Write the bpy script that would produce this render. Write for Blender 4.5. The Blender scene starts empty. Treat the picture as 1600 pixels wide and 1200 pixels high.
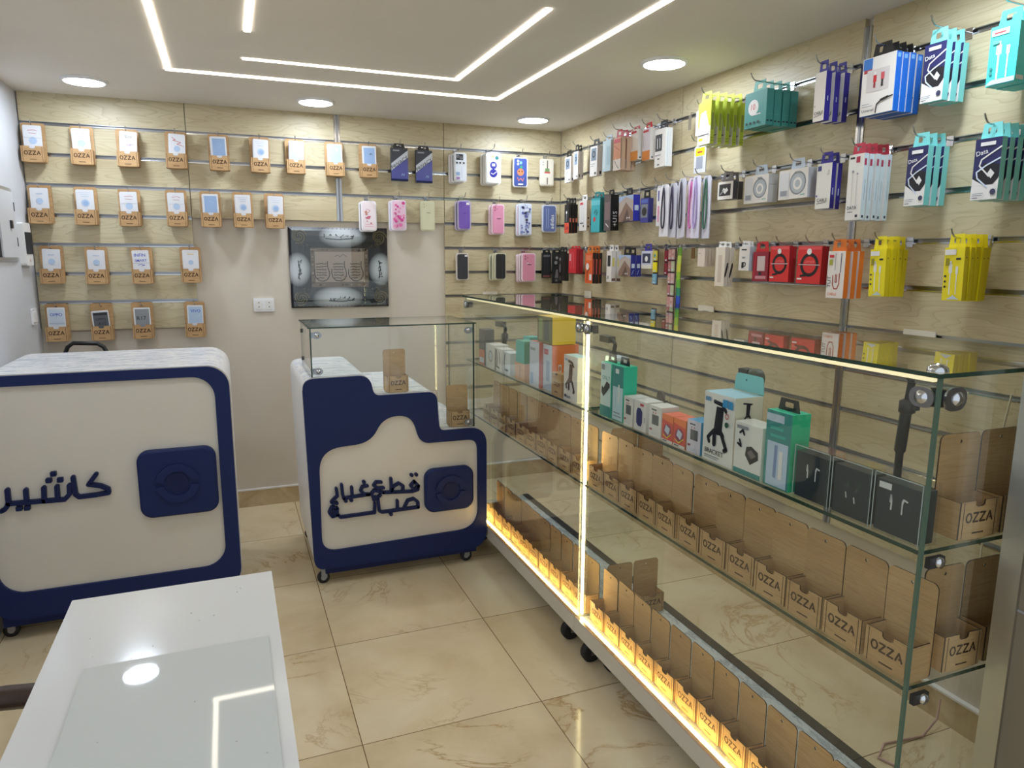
import bpy, bmesh, math, random
from mathutils import Vector, Matrix
from mathutils.geometry import tessellate_polygon
random.seed(7)
S = bpy.context.scene
COL = S.collection
PI = math.pi

# ---------------------------------------------------------------- camera
def make_camera():
    yaw, pitch, roll = 0.3785, -0.1768, 0.0043
    f = Vector((math.sin(yaw)*math.cos(pitch), math.cos(yaw)*math.cos(pitch), math.sin(pitch)))
    r = Vector((math.cos(yaw), -math.sin(yaw), 0)); u = r.cross(f)
    r2 = math.cos(roll)*r + math.sin(roll)*u; u2 = -math.sin(roll)*r + math.cos(roll)*u
    cd = bpy.data.cameras.new('camera'); cam = bpy.data.objects.new('camera', cd); COL.objects.link(cam)
    cd.sensor_width = 36; cd.lens = 1106.74/1600*36; cd.clip_start = 0.02
    m = Matrix((r2, u2, -f)).transposed().to_4x4(); m.translation = (-2.0524, -4.3210, 1.4740)
    cam.matrix_world = m
    S.camera = cam
make_camera()

# ---------------------------------------------------------------- world, exposure
S.view_settings.view_transform = 'Standard'; S.view_settings.look = 'None'
S.view_settings.gamma = 1.0; S.view_settings.use_curve_mapping = False
S.view_settings.exposure = 0.30
W = bpy.data.worlds.new('daylight'); S.world = W; W.use_nodes = True
W.node_tree.nodes['Background'].inputs[0].default_value = (0.84, 0.92, 1.0, 1)
W.node_tree.nodes['Background'].inputs[1].default_value = 0.85
DOWNLIGHT, CEIL_STRIP, CASE_TOP, CASE_JOINT, CASE_BASE = 66.0, 7.0, 0.65, 13.0, 24.0
S.cycles.transparent_max_bounces = 32
S.cycles.max_bounces = 10

H = 2.2717                                   # ceiling height
def GZ(k): return H - (0.14724 + (k-1)*0.14843) if k else H   # groove heights of the slat boards

# ---------------------------------------------------------------- materials
def lin(c): 
    c = c/255.0
    return c/12.92 if c <= 0.04045 else ((c+0.055)/1.055)**2.4
def rgb(r, g, b): return (lin(r), lin(g), lin(b), 1)
_M = {}
def col(r, g, b, rough=0.5, metal=0.0, spec=0.5):
    k = (r, g, b, rough, metal, spec)
    if k not in _M:
        m = bpy.data.materials.new('paint_%d_%d_%d' % (r, g, b)); m.use_nodes = True
        p = m.node_tree.nodes['Principled BSDF']
        p.inputs['Base Color'].default_value = rgb(r, g, b); p.inputs['Roughness'].default_value = rough
        p.inputs['Metallic'].default_value = metal; p.inputs['Specular IOR Level'].default_value = spec
        _M[k] = m
    return _M[k]
class NT:
    def __init__(s, name):
        s.m = bpy.data.materials.new(name); s.m.use_nodes = True
        s.t = s.m.node_tree; s.p = s.t.nodes['Principled BSDF']; s.out = s.t.nodes['Material Output']
    def n(s, kind, **kw):
        nd = s.t.nodes.new(kind)
        for k, v in kw.items():
            if k.startswith('i_'): nd.inputs[int(k[2:])].default_value = v
            else: setattr(nd, k, v)
        return nd
    def l(s, a, b): s.t.links.new(a, b)
    def pos(s, scale=(1, 1, 1), obj=False):
        if obj: c = s.n('ShaderNodeTexCoord').outputs['Object']
        else: c = s.n('ShaderNodeNewGeometry').outputs['Position']
        mp = s.n('ShaderNodeMapping'); mp.inputs['Scale'].default_value = scale
        s.l(c, mp.inputs[0]); return mp.outputs[0]
    def noise(s, vec, scale, detail=4, rough=0.6, dist=0.0):
        nd = s.n('ShaderNodeTexNoise'); nd.inputs['Scale'].default_value = scale; nd.inputs['Detail'].default_value = detail
        nd.inputs['Roughness'].default_value = rough; nd.inputs['Distortion'].default_value = dist
        s.l(vec, nd.inputs['Vector']); return nd.outputs['Fac']
    def ramp(s, fac, stops):
        r = s.n('ShaderNodeValToRGB'); e = r.color_ramp.elements
        while len(e) < len(stops): e.new(0.5)
        for el, (p, c) in zip(e, stops): el.position = p; el.color = c
        s.l(fac, r.inputs[0]); return r.outputs[0]
    def mix(s, fac, a, b, mode='MIX'):
        m = s.n('ShaderNodeMix', data_type='RGBA', blend_type=mode)
        for i, v in ((0, fac), (6, a), (7, b)):
            if hasattr(v, 'node'): s.l(v, m.inputs[i])
            else: m.inputs[i].default_value = v
        return m.outputs[2]
    def math(s, op, a, b=0.0, clamp=False):
        m = s.n('ShaderNodeMath', operation=op, use_clamp=clamp)
        for i, v in ((0, a), (1, b)):
            if hasattr(v, 'node'): s.l(v, m.inputs[i])
            else: m.inputs[i].default_value = v
        return m.outputs[0]
    def bump(s, h, strength=0.2, dist=0.01):
        b = s.n('ShaderNodeBump'); b.inputs['Strength'].default_value = strength; b.inputs['Distance'].default_value = dist
        s.l(h, b.inputs['Height']); s.l(b.outputs[0], s.p.inputs['Normal'])
    def base(s, c): s.l(c, s.p.inputs['Base Color'])
    def set(s, **kw):
        for k, v in kw.items(): s.p.inputs[k.replace('_', ' ')].default_value = v

def wood(name, light, dark, along, scale=1.0, rough=0.45, obj=False, ring_k=0.5, fine_k=0.25):
    n = NT(name)
    v = n.pos((1, 1, 1), obj)
    if obj:                                              # every copy gets its own piece of board
        r = n.n('ShaderNodeObjectInfo').outputs['Random']
        ad = n.n('ShaderNodeVectorMath', operation='ADD'); n.l(v, ad.inputs[0]); cx = n.n('ShaderNodeCombineXYZ')
        for i in range(3): n.l(n.math('MULTIPLY', r, 9.0+4*i), cx.inputs[i])
        n.l(cx.outputs[0], ad.inputs[1]); v = ad.outputs[0]
    def st(a, b):
        mp = n.n('ShaderNodeMapping'); q = [b, b, b]; q[along] = a; mp.inputs['Scale'].default_value = [x*scale for x in q]; n.l(v, mp.inputs[0]); return mp.outputs[0]
    low = n.noise(st(1.1, 6.0), 1.0, 2, 0.5, 0.25)       # slow figure: its contours are the growth rings
    ring = n.math('FRACT', n.math('MULTIPLY', low, 15.0))
    fine = n.noise(st(6, 150), 1.0, 3, 0.6)
    tone = n.noise(st(0.9, 5), 0.7, 3)
    base = n.ramp(tone, [(0.3, rgb(*[(a+b)//2 for a, b in zip(light, dark)])), (0.62, rgb(*light))])
    line = n.ramp(ring, [(0.0, (1, 1, 1, 1)), (0.16, (0.35, 0.35, 0.35, 1)), (0.5, (0, 0, 0, 1))])
    c = n.mix(n.math('MULTIPLY', line, ring_k), base, rgb(*dark))
    c = n.mix(n.math('MULTIPLY', n.ramp(fine, [(0.48, (0, 0, 0, 1)), (0.72, (1, 1, 1, 1))]), fine_k), c, rgb(*dark))
    n.base(c); n.set(Roughness=rough); return n.m
SLAT = wood('pale_oak_laminate', (212, 200, 168), (166, 146, 106), 0, 1.7, 0.42)
SLAT_SIDE = wood('pale_oak_laminate_side', (212, 200, 168), (166, 146, 106), 1, 1.7, 0.42)
MDF = wood('kraft_board', (202, 164, 116), (158, 118, 76), 0, 2.6, 0.6, True, 0.16, 0.6)
MDF_SIDE = wood('kraft_board_side', (202, 164, 116), (158, 118, 76), 1, 2.6, 0.6, True, 0.16, 0.6)
BURNT = col(64, 40, 24, 0.8)
def plaster(name, c, spread=8, rough=0.75):
    n = NT(name); v = n.pos()
    a = n.noise(v, 2.2, 4); b = n.noise(v, 60, 3)
    n.base(n.ramp(a, [(0.3, rgb(*[x-spread for x in c])), (0.7, rgb(*c))]))
    n.set(Roughness=rough); n.bump(b, 0.06, 0.003); return n.m
PLASTER = plaster('cream_wall_paint', (216, 206, 192))
PLASTER_SIDE = plaster('white_wall_paint', (206, 207, 211), 5)
CEIL = plaster('ceiling_paint', (234, 229, 220), 4, 0.85)
CREAM = plaster('cream_counter_paint', (212, 207, 197), 6, 0.45)
def floor_mat():
    n = NT('marble_floor_tiles')
    g = n.n('ShaderNodeNewGeometry').outputs['Position']
    mp = n.n('ShaderNodeMapping'); mp.inputs['Location'].default_value = (1.7557+6.0, 1.7477+6.0, 0); n.l(g, mp.inputs[0])
    br = n.n('ShaderNodeTexBrick', offset=0.0, squash=1.0)
    br.inputs['Scale'].default_value = 1.0; br.inputs['Brick Width'].default_value = 0.6; br.inputs['Row Height'].default_value = 0.6
    br.inputs['Mortar Size'].default_value = 0.0016; br.inputs['Mortar Smooth'].default_value = 0.1; br.inputs['Bias'].default_value = 0
    br.inputs['Color1'].default_value = (0, 0, 0, 1); br.inputs['Color2'].default_value = (1, 1, 1, 1); br.inputs['Mortar'].default_value = (0.5, 0.5, 0.5, 1)
    n.l(mp.outputs[0], br.inputs['Vector'])
    # a different piece of the marble for every tile
    add = n.n('ShaderNodeVectorMath', operation='MULTIPLY_ADD'); n.l(br.outputs['Color'], add.inputs[0])
    add.inputs[1].default_value = (7, 13, 5); n.l(g, add.inputs[2])
    v = add.outputs[0]
    cloud = n.noise(v, 2.4, 5, 0.6, 0.4)
    vein = n.noise(v, 1.7, 7, 0.62, 1.6)
    vw = n.math('ABSOLUTE', n.math('SUBTRACT', vein, 0.5))
    gate = n.ramp(n.noise(v, 1.9, 2), [(0.50, (0, 0, 0, 1)), (0.66, (1, 1, 1, 1))])
    vm = n.ramp(vw, [(0.0, (1, 1, 1, 1)), (0.005, (0.55, 0.55, 0.55, 1)), (0.016, (0.12, 0.12, 0.12, 1)), (0.04, (0, 0, 0, 1))])
    base = n.ramp(cloud, [(0.3, rgb(206, 184, 146)), (0.52, rgb(221, 203, 168)), (0.75, rgb(228, 214, 184))])
    c = n.mix(n.math('MULTIPLY', n.math('MULTIPLY', vm, gate), 0.75), base, rgb(168, 122, 62))
    c = n.mix(br.outputs['Fac'], c, rgb(120, 92, 58))
    n.base(c); n.set(Roughness=0.11); n.p.inputs['Specular IOR Level'].default_value = 0.45
    return n.m
FLOOR = floor_mat()
def skirting_mat():
    n = NT('marble_skirting'); v = n.pos()
    n.base(n.ramp(n.noise(v, 5, 6, 0.65, 1.2), [(0.35, rgb(180, 152, 112)), (0.6, rgb(208, 188, 152))])); n.set(Roughness=0.25); return n.m
SKIRT = skirting_mat()
def marble(name, base, vein, scale, stretch, thr=0.52, rough=0.25):
    n = NT(name); v = n.pos(stretch)
    a = n.noise(v, scale, 8, 0.75, 0.8)
    n.base(n.ramp(a, [(thr-0.12, rgb(*base)), (thr, rgb(*base)), (thr+0.06, rgb(*vein)), (thr+0.14, rgb(*base))]))
    n.set(Roughness=rough); return n.m
LAMINATE = marble('white_veined_laminate', (238, 238, 240), (186, 196, 214), 9, (1, 3.2, 3.2), 0.50)
BOARD = marble('grey_veined_board', (206, 212, 216), (150, 160, 172), 12, (2.5, 1, 1), 0.5, 0.3)
STONE = plaster('grey_stone_cladding', (128, 118, 100), 16, 0.6)
NAVY = col(30, 42, 88, 0.5, 0.0, 0.18)
NAVY2 = col(24, 34, 76, 0.5, 0.0, 0.2)
WHITE = col(236, 236, 238, 0.3)
DESK = col(226, 226, 226, 0.12)
PAPER = col(232, 230, 228, 0.45)
BLACK = col(22, 22, 24, 0.4)
DARK = col(46, 44, 44, 0.5)
CHROME = col(200, 202, 206, 0.16, 1.0)
STEEL = col(150, 152, 156, 0.28, 1.0)
ALU = col(196, 194, 186, 0.3, 1.0)
GREY = col(150, 152, 156, 0.5)
RUBBER = col(30, 30, 32, 0.6)
def glass(name, tint, f0=0.04, rough=0.0, veil=0.0):
    """thin pane: see-through with mirror reflection that grows towards grazing angles"""
    n = NT(name)
    geo = n.n('ShaderNodeNewGeometry')
    dot = n.n('ShaderNodeVectorMath', operation='DOT_PRODUCT'); n.l(geo.outputs['Normal'], dot.inputs[0]); n.l(geo.outputs['Incoming'], dot.inputs[1])
    c = n.math('SUBTRACT', 1.0, n.math('ABSOLUTE', dot.outputs['Value']), True)
    fr = n.math('ADD', n.math('MULTIPLY', n.math('POWER', c, 5.0), 1.0-f0), f0, True)
    tr = n.n('ShaderNodeBsdfTransparent'); tr.inputs[0].default_value = tint
    gl = n.n('ShaderNodeBsdfGlossy'); gl.inputs['Roughness'].default_value = rough; gl.inputs[0].default_value = (1, 1, 1, 1)
    ms = n.n('ShaderNodeMixShader'); n.l(fr, ms.inputs[0]); n.l(tr.outputs[0], ms.inputs[1]); n.l(gl.outputs[0], ms.inputs[2])
    n.l(ms.outputs[0], n.out.inputs[0]); n.t.nodes.remove(n.p)
    return n.m
GLASS = glass('clear_glass', (0.965, 0.985, 0.972, 1))
CLEAR = glass('clear_plastic', (0.95, 0.95, 0.96, 1), 0.05, 0.08)
GEDGE = col(38, 62, 50, 0.15)
GEDGE2 = col(82, 104, 88, 0.15)
def emit(name, c, s):
    n = NT(name); n.set(Emission_Strength=s); n.p.inputs['Emission Color'].default_value = c
    n.p.inputs['Base Color'].default_value = (0.8, 0.8, 0.8, 1); return n.m
E_DOWN = emit('downlight_diffuser', (0.78, 0.88, 1.0, 1), DOWNLIGHT)
E_STRIP = emit('warm_strip_diffuser', (1.0, 0.90, 0.74, 1), CEIL_STRIP)
E_CTOP = emit('showcase_top_led', (1.0, 0.80, 0.36, 1), CASE_TOP)
E_CJOINT = emit('showcase_joint_led', (1.0, 0.80, 0.40, 1), CASE_JOINT)
E_CBASE = emit('showcase_base_led', (1.0, 0.62, 0.16, 1), CASE_BASE)

# ---------------------------------------------------------------- mesh builder
_TXT = {}
def text_polys(s):
    if s not in _TXT:
        cu = bpy.data.curves.new('lettering', 'FONT'); cu.body = s; cu.size = 1; cu.resolution_u = 3; cu.offset = 0.006
        ob = bpy.data.objects.new('lettering', cu); COL.objects.link(ob)
        dg = bpy.context.evaluated_depsgraph_get()
        me = bpy.data.meshes.new_from_object(ob.evaluated_get(dg))
        vs = [(v.co.x, v.co.y) for v in me.vertices]; fs = [tuple(p.vertices) for p in me.polygons]
        bpy.data.objects.remove(ob); bpy.data.meshes.remove(me); bpy.data.curves.remove(cu)
        x0 = min(v[0] for v in vs); x1 = max(v[0] for v in vs); y0 = min(v[1] for v in vs); y1 = max(v[1] for v in vs)
        _TXT[s] = ([((x-x0)/(y1-y0), (y-y0)/(y1-y0)) for x, y in vs], fs, (x1-x0)/(y1-y0))
    return _TXT[s]
def rrect(x0, x1, z0, z1, r, n=5):
    out = []
    for cx, cz, a0 in ((x1-r, z0+r, -90), (x1-r, z1-r, 0), (x0+r, z1-r, 90), (x0+r, z0+r, 180)):
        for i in range(n+1):
            a = math.radians(a0+90*i/n); out.append((cx+r*math.cos(a), cz+r*math.sin(a)))
    return out
def rounded(pts, n=6):
    """polygon of (u, v, radius): every corner softened"""
    out = []; N = len(pts)
    for i in range(N):
        p = Vector(pts[i][:2]); a = Vector(pts[i-1][:2])-p; b = Vector(pts[(i+1) % N][:2])-p; r = pts[i][2]
        if r <= 0: out.append(tuple(p)); continue
        p0 = p + a.normalized()*min(r, a.length*0.49); p1 = p + b.normalized()*min(r, b.length*0.49)
        for k in range(n+1):
            t = k/n; q = (1-t)**2*p0 + 2*t*(1-t)*p + t*t*p1; out.append((q.x, q.y))
    return out
def disc(cx, cz, rx, rz=None, n=20):
    rz = rz or rx
    return [(cx+rx*math.cos(2*PI*i/n), cz+rz*math.sin(2*PI*i/n)) for i in range(n)]
class MB:
    def __init__(s): s.v = []; s.f = []; s.k = []; s.mats = []; s.M = Matrix.Identity(4); s.smooth = set()
    def mi(s, m):
        if m not in s.mats: s.mats.append(m)
        return s.mats.index(m)
    def add(s, vs, fs, m, smooth=False):
        o = len(s.v); s.v += [s.M @ Vector(p) for p in vs]; mi = s.mi(m)
        for f in fs:
            if smooth: s.smooth.add(len(s.f))
            s.f.append(tuple(o+i for i in f)); s.k.append(mi)
        return s
    def box(s, x0, x1, y0, y1, z0, z1, m, front=None, side=None, top=None, back=None):
        vs = [(x, y, z) for x in (x0, x1) for y in (y0, y1) for z in (z0, z1)]
        s.add(vs, [(0, 1, 5, 4)], front or m); s.add(vs, [(2, 6, 7, 3)], back or m)
        s.add(vs, [(4, 5, 7, 6), (0, 2, 3, 1)], side or m); s.add(vs, [(1, 3, 7, 5), (0, 4, 6, 2)], top or m)
        return s
    def plate(s, outer, holes, d0, d1, m, side=None, frame='xz', smooth=False, back=True):
        """flat shape (with holes) given thickness from d0 to d1; frame xz: u=x v=z depth=y, yz: u=y v=z depth=x, xy: u=x v=y depth=z"""
        fr = {'xz': lambda u, v, d: (u, d, v), 'yz': lambda u, v, d: (d, u, v), 'xy': lambda u, v, d: (u, v, d)}[frame]
        loops = [outer]+list(holes); flat = [p for l in loops for p in l]
        tris = tessellate_polygon([[Vector((u, v, 0)) for u, v in l] for l in loops])
        s.add([fr(u, v, d0) for u, v in flat], tris, m)
        if back and d1 != d0: s.add([fr(u, v, d1) for u, v in flat], tris, m)
        if d1 != d0:
            for l in loops:
                n = len(l); vs = [fr(u, v, d0) for u, v in l]+[fr(u, v, d1) for u, v in l]; q = [(i, (i+1) % n, n+(i+1) % n, n+i) for i in range(n)]
                if callable(side):
                    for i, fc in enumerate(q): s.add(vs, [fc], side(l[i], l[(i+1) % n]), smooth)
                else: s.add(vs, q, side or m, smooth)
        return s
    def tube(s, path, r, m, n=8, closed=False, caps=True):
        P = [Vector(p) for p in path]; N = len(P); rings = []; up = None
        rs = r if isinstance(r, (list, tuple)) else [r]*N
        for i in range(N):
            if closed: t = P[(i+1) % N]-P[i-1]
            else: t = P[min(i+1, N-1)]-P[max(i-1, 0)]
            t.normalize()
            if up is None: up = t.orthogonal().normalized()
            a = (up - t*up.dot(t)); a = a.normalized() if a.length > 1e-6 else t.orthogonal().normalized()
            up = a; b = t.cross(a)
            rings.append([P[i]+(a*math.cos(2*PI*k/n)+b*math.sin(2*PI*k/n))*rs[i] for k in range(n)])
        vs = [q for g in rings for q in g]; fs = []
        for i in range(N if closed else N-1):
            j = (i+1) % N
            for k in range(n): fs.append((i*n+k, i*n+(k+1) % n, j*n+(k+1) % n, j*n+k))
        s.add(vs, fs, m, True)
        if not closed and caps: s.add(vs, [tuple(range(n))[::-1], tuple((N-1)*n+k for k in range(n))], m)
        return s
    def lathe(s, prof, m, axis='z', c=(0, 0, 0), n=20):
        vs = []; fs = []
        for r, h in prof:
            for k in range(n):
                a = 2*PI*k/n; x, y = r*math.cos(a), r*math.sin(a)
                vs.append({'z': (c[0]+x, c[1]+y, c[2]+h), 'y': (c[0]+x, c[1]+h, c[2]+y), 'x': (c[0]+h, c[1]+x, c[2]+y)}[axis])
        L = len(prof)
        for i in range(L-1):
            for k in range(n): fs.append((i*n+k, i*n+(k+1) % n, (i+1)*n+(k+1) % n, (i+1)*n+k))
        s.add(vs, fs, m, True); s.add(vs, [tuple(range(n))[::-1], tuple((L-1)*n+k for k in range(n))], m)
        return s
    def strokes(s, paths, w, d0, d1, m, frame='xz', eps=-0.0002):
        """pen strokes of constant width with round ends, raised from d0 to d1 (flat when equal)"""
        for path in paths:
            for i, p in enumerate(path):
                s.plate(disc(p[0], p[1], w/2, n=10), [], d0+eps, d1+eps, m, frame=frame)
                if i+1 < len(path):
                    a = Vector(p); b = Vector(path[i+1])
                    if (b-a).length < 1e-6: continue
                    q = (b-a).normalized(); q = Vector((-q.y, q.x))*w/2
                    s.plate([tuple(a-q), tuple(b-q), tuple(b+q), tuple(a+q)], [], d0, d1, m, frame=frame)
        return s
    def text(s, t, x, z, size, y, m, rot=0, width=None, face='front'):
        vs, fs, ar = text_polys(t); sx = size if width is None else width/ar
        c, sn = math.cos(rot), math.sin(rot)
        P = [(x+c*u*sx-sn*v*size, z+sn*u*sx+c*v*size) for u, v in vs]
        s.add([(u, y, v) for u, v in P] if face == 'front' else [(y, u, v) for u, v in P], fs, m); return s
    def art(s, cmds, x0, z0, w, h, y, step=-0.0003, face='front'):
        """printing on a face: rectangles, discs, rings, pen lines and words in units of the face"""
        fr = 'xz' if face == 'front' else 'yz'
        for i, c in enumerate(cmds):
            d = y+step*(i+1); k = c[0]
            X = lambda u: x0+u*w
            Z = lambda v: z0+v*h
            if k == 'r': s.plate([(X(c[1]), Z(c[2])), (X(c[3]), Z(c[2])), (X(c[3]), Z(c[4])), (X(c[1]), Z(c[4]))], [], d, d, c[5], frame=fr)
            elif k == 'p': s.plate([(X(a), Z(b)) for a, b in c[1]], [], d, d, c[2], frame=fr)
            elif k == 'd': s.plate(disc(X(c[1]), Z(c[2]), c[3]*w, n=14), [], d, d, c[4], frame=fr)
            elif k == 'o': s.plate(disc(X(c[1]), Z(c[2]), c[3]*w, n=22), [disc(X(c[1]), Z(c[2]), c[4]*w, n=22)], d, d, c[5], frame=fr)
            elif k == 's': s.strokes([[(X(a), Z(b)) for a, b in c[1]]], c[2]*w, d, d, c[3], frame=fr, eps=step*0.4)
            elif k == 't': s.text(c[1], X(c[2]), Z(c[3]), c[4]*w, d, c[5], c[6] if len(c) > 6 else 0, face=face)
        return s
    def mesh(s, name):
        me = bpy.data.meshes.new(name); me.from_pydata([tuple(v) for v in s.v], [], s.f)
        for m in s.mats: me.materials.append(m)
        me.polygons.foreach_set('material_index', s.k)
        sm = [i in s.smooth for i in range(len(s.f))]; me.polygons.foreach_set('use_smooth', sm)
        me.update(); return me
    def build(s, name, parent=None, loc=None, rz=None):
        o = bpy.data.objects.new(name, s.mesh(name)); COL.objects.link(o)
        if parent: o.parent = parent
        if loc: o.location = loc
        if rz is not None: o.rotation_euler = (0, 0, rz)
        return o

# ---------------------------------------------------------------- things, parts, copies
def tag(o, label, cat, group=None, kind=None):
    o['label'] = label; o['category'] = cat
    if group: o['group'] = group
    if kind: o['kind'] = kind
    return o
def thing(name, label, cat, loc=(0, 0, 0), rz=0.0, group=None):
    o = bpy.data.objects.new(name, None); COL.objects.link(o); o.empty_display_size = 0.02
    o.location = loc; o.rotation_euler = (0, 0, rz); return tag(o, label, cat, group)
def struct(o): o['kind'] = 'structure'; return o
def dup(src, loc, rz, label, group=None):
    def cp(o, par):
        c = o.copy(); COL.objects.link(c)
        if par: c.parent = par
        for ch in [x for x in KIDS.get(o.name, [])]: KIDS.setdefault(c.name, []).append(cp(ch, c))
        return c
    r = cp(src, None); r.location = loc; r.rotation_euler = (0, 0, rz); r['label'] = label
    if group: r['group'] = group
    return r
KIDS = {}
def part(mb, name, parent, **kw):
    o = mb.build(name, parent, **kw); KIDS.setdefault(parent.name, []).append(o); return o
ORD = ['', 'first', 'second', 'third', 'fourth', 'fifth', 'sixth', 'seventh', 'eighth', 'ninth', 'tenth', 'eleventh', 'twelfth', 'thirteenth']
RW = -PI/2                                    # goods on the long wall face the shop

# ================================================================ ROOM
def room():
    struct(MB().box(-3.4, 0.3, -6.2, 0.15, -0.06, 0, FLOOR).build('floor'))
    struct(MB().box(-3.1, 0.15, -3.95, 0.15, H, H+0.08, CEIL).build('ceiling'))
    struct(MB().box(-3.1, 0.15, 0.02, 0.14, 0, H, PLASTER).build('wall_back'))
    struct(MB().box(0.02, 0.14, -3.8, 0.02, 0, H, PLASTER).build('wall_right'))
    struct(MB().box(-3.09, -2.972, -3.95, 0.02, 0, H, PLASTER_SIDE).build('wall_left'))
    # pier of the shop entrance, clad in grey stone with an aluminium corner
    m = MB().box(-0.745, 0.14, -3.95, -3.515, 0, H, STONE); m.box(-0.752, -0.70, -3.545, -3.505, 0, H, ALU)
    for z in (0.42, 0.84, 1.26, 1.68, 2.1): m.box(-0.7465, -0.744, -3.95, -3.545, z, z+0.004, GREY)
    struct(m.build('wall_front'))
    struct(MB().box(-2.97, -0.0, 0.006, 0.02, 0, 0.104, SKIRT).box(-2.97, 0, 0.004, 0.02, 0.1, 0.108, PAPER).build('baseboard_back'))
    m = MB()
    m.box(0.006, 0.02, -3.515, 0.006, 0, 0.1, SKIRT); m.box(0.0, 0.02, -3.515, 0.006, 0.1, 0.107, PAPER)
    struct(m.build('baseboard_right'))
room()

# slat boards: planks with a groove between them and an aluminium channel in every groove
def slat_rows(ktop, kbot, zb=None):
    zs = [GZ(k) for k in range(ktop, kbot+1)]
    if zb is not None: zs[-1] = zb
    return [(zs[i]-(0.0 if i == 0 and ktop == 0 else 0.006), zs[i+1]+(0.006 if i+2 < len(zs) else 0.0)) for i in range(len(zs)-1)]
def slatwall(label, wall, a0, a1, ktop, kbot, zb=None):
    """wall 'back': a = x along the back wall; wall 'side': a = y along the long wall"""
    t = thing('slatwall', label, 'slat wall', (a0, 0, 0) if wall == 'back' else (0, a0, 0), 0, 'slat wall sections')
    b = MB(); r = MB(); rows = slat_rows(ktop, kbot, zb); L = a1-a0
    for z1, z0 in rows:
        if wall == 'back': b.box(0.001, L-0.001, 0, 0.016, z0, z1, SLAT)
        else: b.box(0, 0.016, 0.001, L-0.001, z0, z1, SLAT_SIDE)
    for (z1, z0), nx in zip(rows, rows[1:]):
        zt, zl = z0, nx[0]
        if wall == 'back':
            r.box(0.001, L-0.001, 0.010, 0.0155, zl, zt, STEEL); r.box(0.001, L-0.001, -0.0015, 0.011, zl-0.0035, zl+0.0008, CHROME); r.box(0.001, L-0.001, -0.0008, 0.006, zt-0.0008, zt+0.002, STEEL)
        else:
            r.box(0.010, 0.0155, 0.001, L-0.001, zl, zt, STEEL); r.box(-0.0015, 0.011, 0.001, L-0.001, zl-0.0035, zl+0.0008, CHROME); r.box(-0.0008, 0.006, 0.001, L-0.001, zt-0.0008, zt+0.002, STEEL)
    part(b, 'boards', t); part(r, 'groove_channel', t)['label'] = 'aluminium groove channels'
slatwall('oak slat wall section beside the side wall, reaching lowest on the back wall', 'back', -2.966, -2.215, 0, 8)
slatwall('short oak slat wall section of four planks on the back wall, above a bare wall', 'back', -2.213, -1.437, 0, 4)
slatwall('short oak slat wall section above the framed calligraphy and pastel phone cases', 'back', -1.405, -0.788, 0, 4)
slatwall('oak slat wall section on the back wall running into the room corner', 'back', -0.786, -0.001, 0, 12)
slatwall('oak slat wall section on the long wall starting at the room corner', 'side', -1.333, -0.001, 0, 12)
slatwall('oak slat wall section in the middle of the long wall', 'side', -2.375, -1.336, 0, 12)
slatwall('oak slat wall section on the long wall next to the shop entrance', 'side', -3.512, -2.407, 0, 12)
m = MB(); m.box(-1.437, -1.405, -0.004, 0.016, GZ(4), H-0.002, CHROME); m.box(-1.426, -1.416, -0.006, 0, GZ(4), H-0.002, STEEL)
tag(m.build('metal_upright'), 'shiny upright metal strip dividing the back wall slat boards', 'metal strip')
m = MB(); m.box(-0.004, 0.016, -2.407, -2.375, GZ(12), H-0.03, CHROME); m.box(-0.006, 0, -2.396, -2.386, GZ(12), H-0.03, STEEL)
tag(m.build('metal_upright'), 'shiny upright metal strip dividing the slat boards of the long wall', 'metal strip')

# ---------------------------------------------------------------- ceiling lights
def downlight(x, y, label):
    t = thing('ceiling_downlight', label, 'ceiling light', (x, y, H-0.012), 0, 'recessed ceiling downlights')
    m = MB(); m.lathe([(0.098, 0.012), (0.098, 0.004), (0.085, 0.0), (0.082, 0.006)], WHITE, n=28); part(m, 'trim_ring', t)
    m = MB(); m.lathe([(0.081, 0.008), (0.081, 0.0005)], E_DOWN, n=28); part(m, 'diffuser', t)
downlight(-2.614, -0.37, 'round white downlight lit in the ceiling near the side wall, above cashier counter')
downlight(-1.571, -0.323, 'round white downlight lit in the ceiling above the framed calligraphy')
downlight(-0.335, -0.32, 'round white downlight lit in the ceiling corner where the slat walls meet')
downlight(-0.321, -1.655, 'round white downlight lit in the ceiling along the long product wall')
downlight(-0.321, -2.93, 'added unseen ceiling downlight over the entrance end of the long product wall')  # out-of-view lamp, added to balance the room light
downlight(-2.614, -1.9, 'added unseen ceiling downlight over the white desk side of the shop')  # also an added lamp out of view, fills this side with light
def strip(pts, label, w=0.022):
    m = MB(); q = []
    for i in range(len(pts)-1):
        (x0, y0), (x1, y1) = pts[i], pts[i+1]
        m.box(min(x0, x1)-w/2, max(x0, x1)+w/2, min(y0, y1)-w/2, max(y0, y1)+w/2, H-0.004-0.0002*i, H, E_STRIP)
    tag(m.build('ceiling_led_strip'), label, 'LED strip', 'warm LED strips in the ceiling')
strip([(-2.238, -3.5), (-2.238, -0.745), (-0.716, -0.735), (-0.716, -3.4)][:4], 'long warm LED strip forming the outer U-shaped line in the ceiling')
strip([(-1.932, -1.047), (-1.029, -1.047), (-1.029, -2.05)], 'warm LED strip forming the inner L-shaped line in the ceiling')
strip([(-1.934, -2.9), (-1.934, -1.442)], 'short straight warm LED strip ending in mid ceiling, separate from the others')

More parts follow.
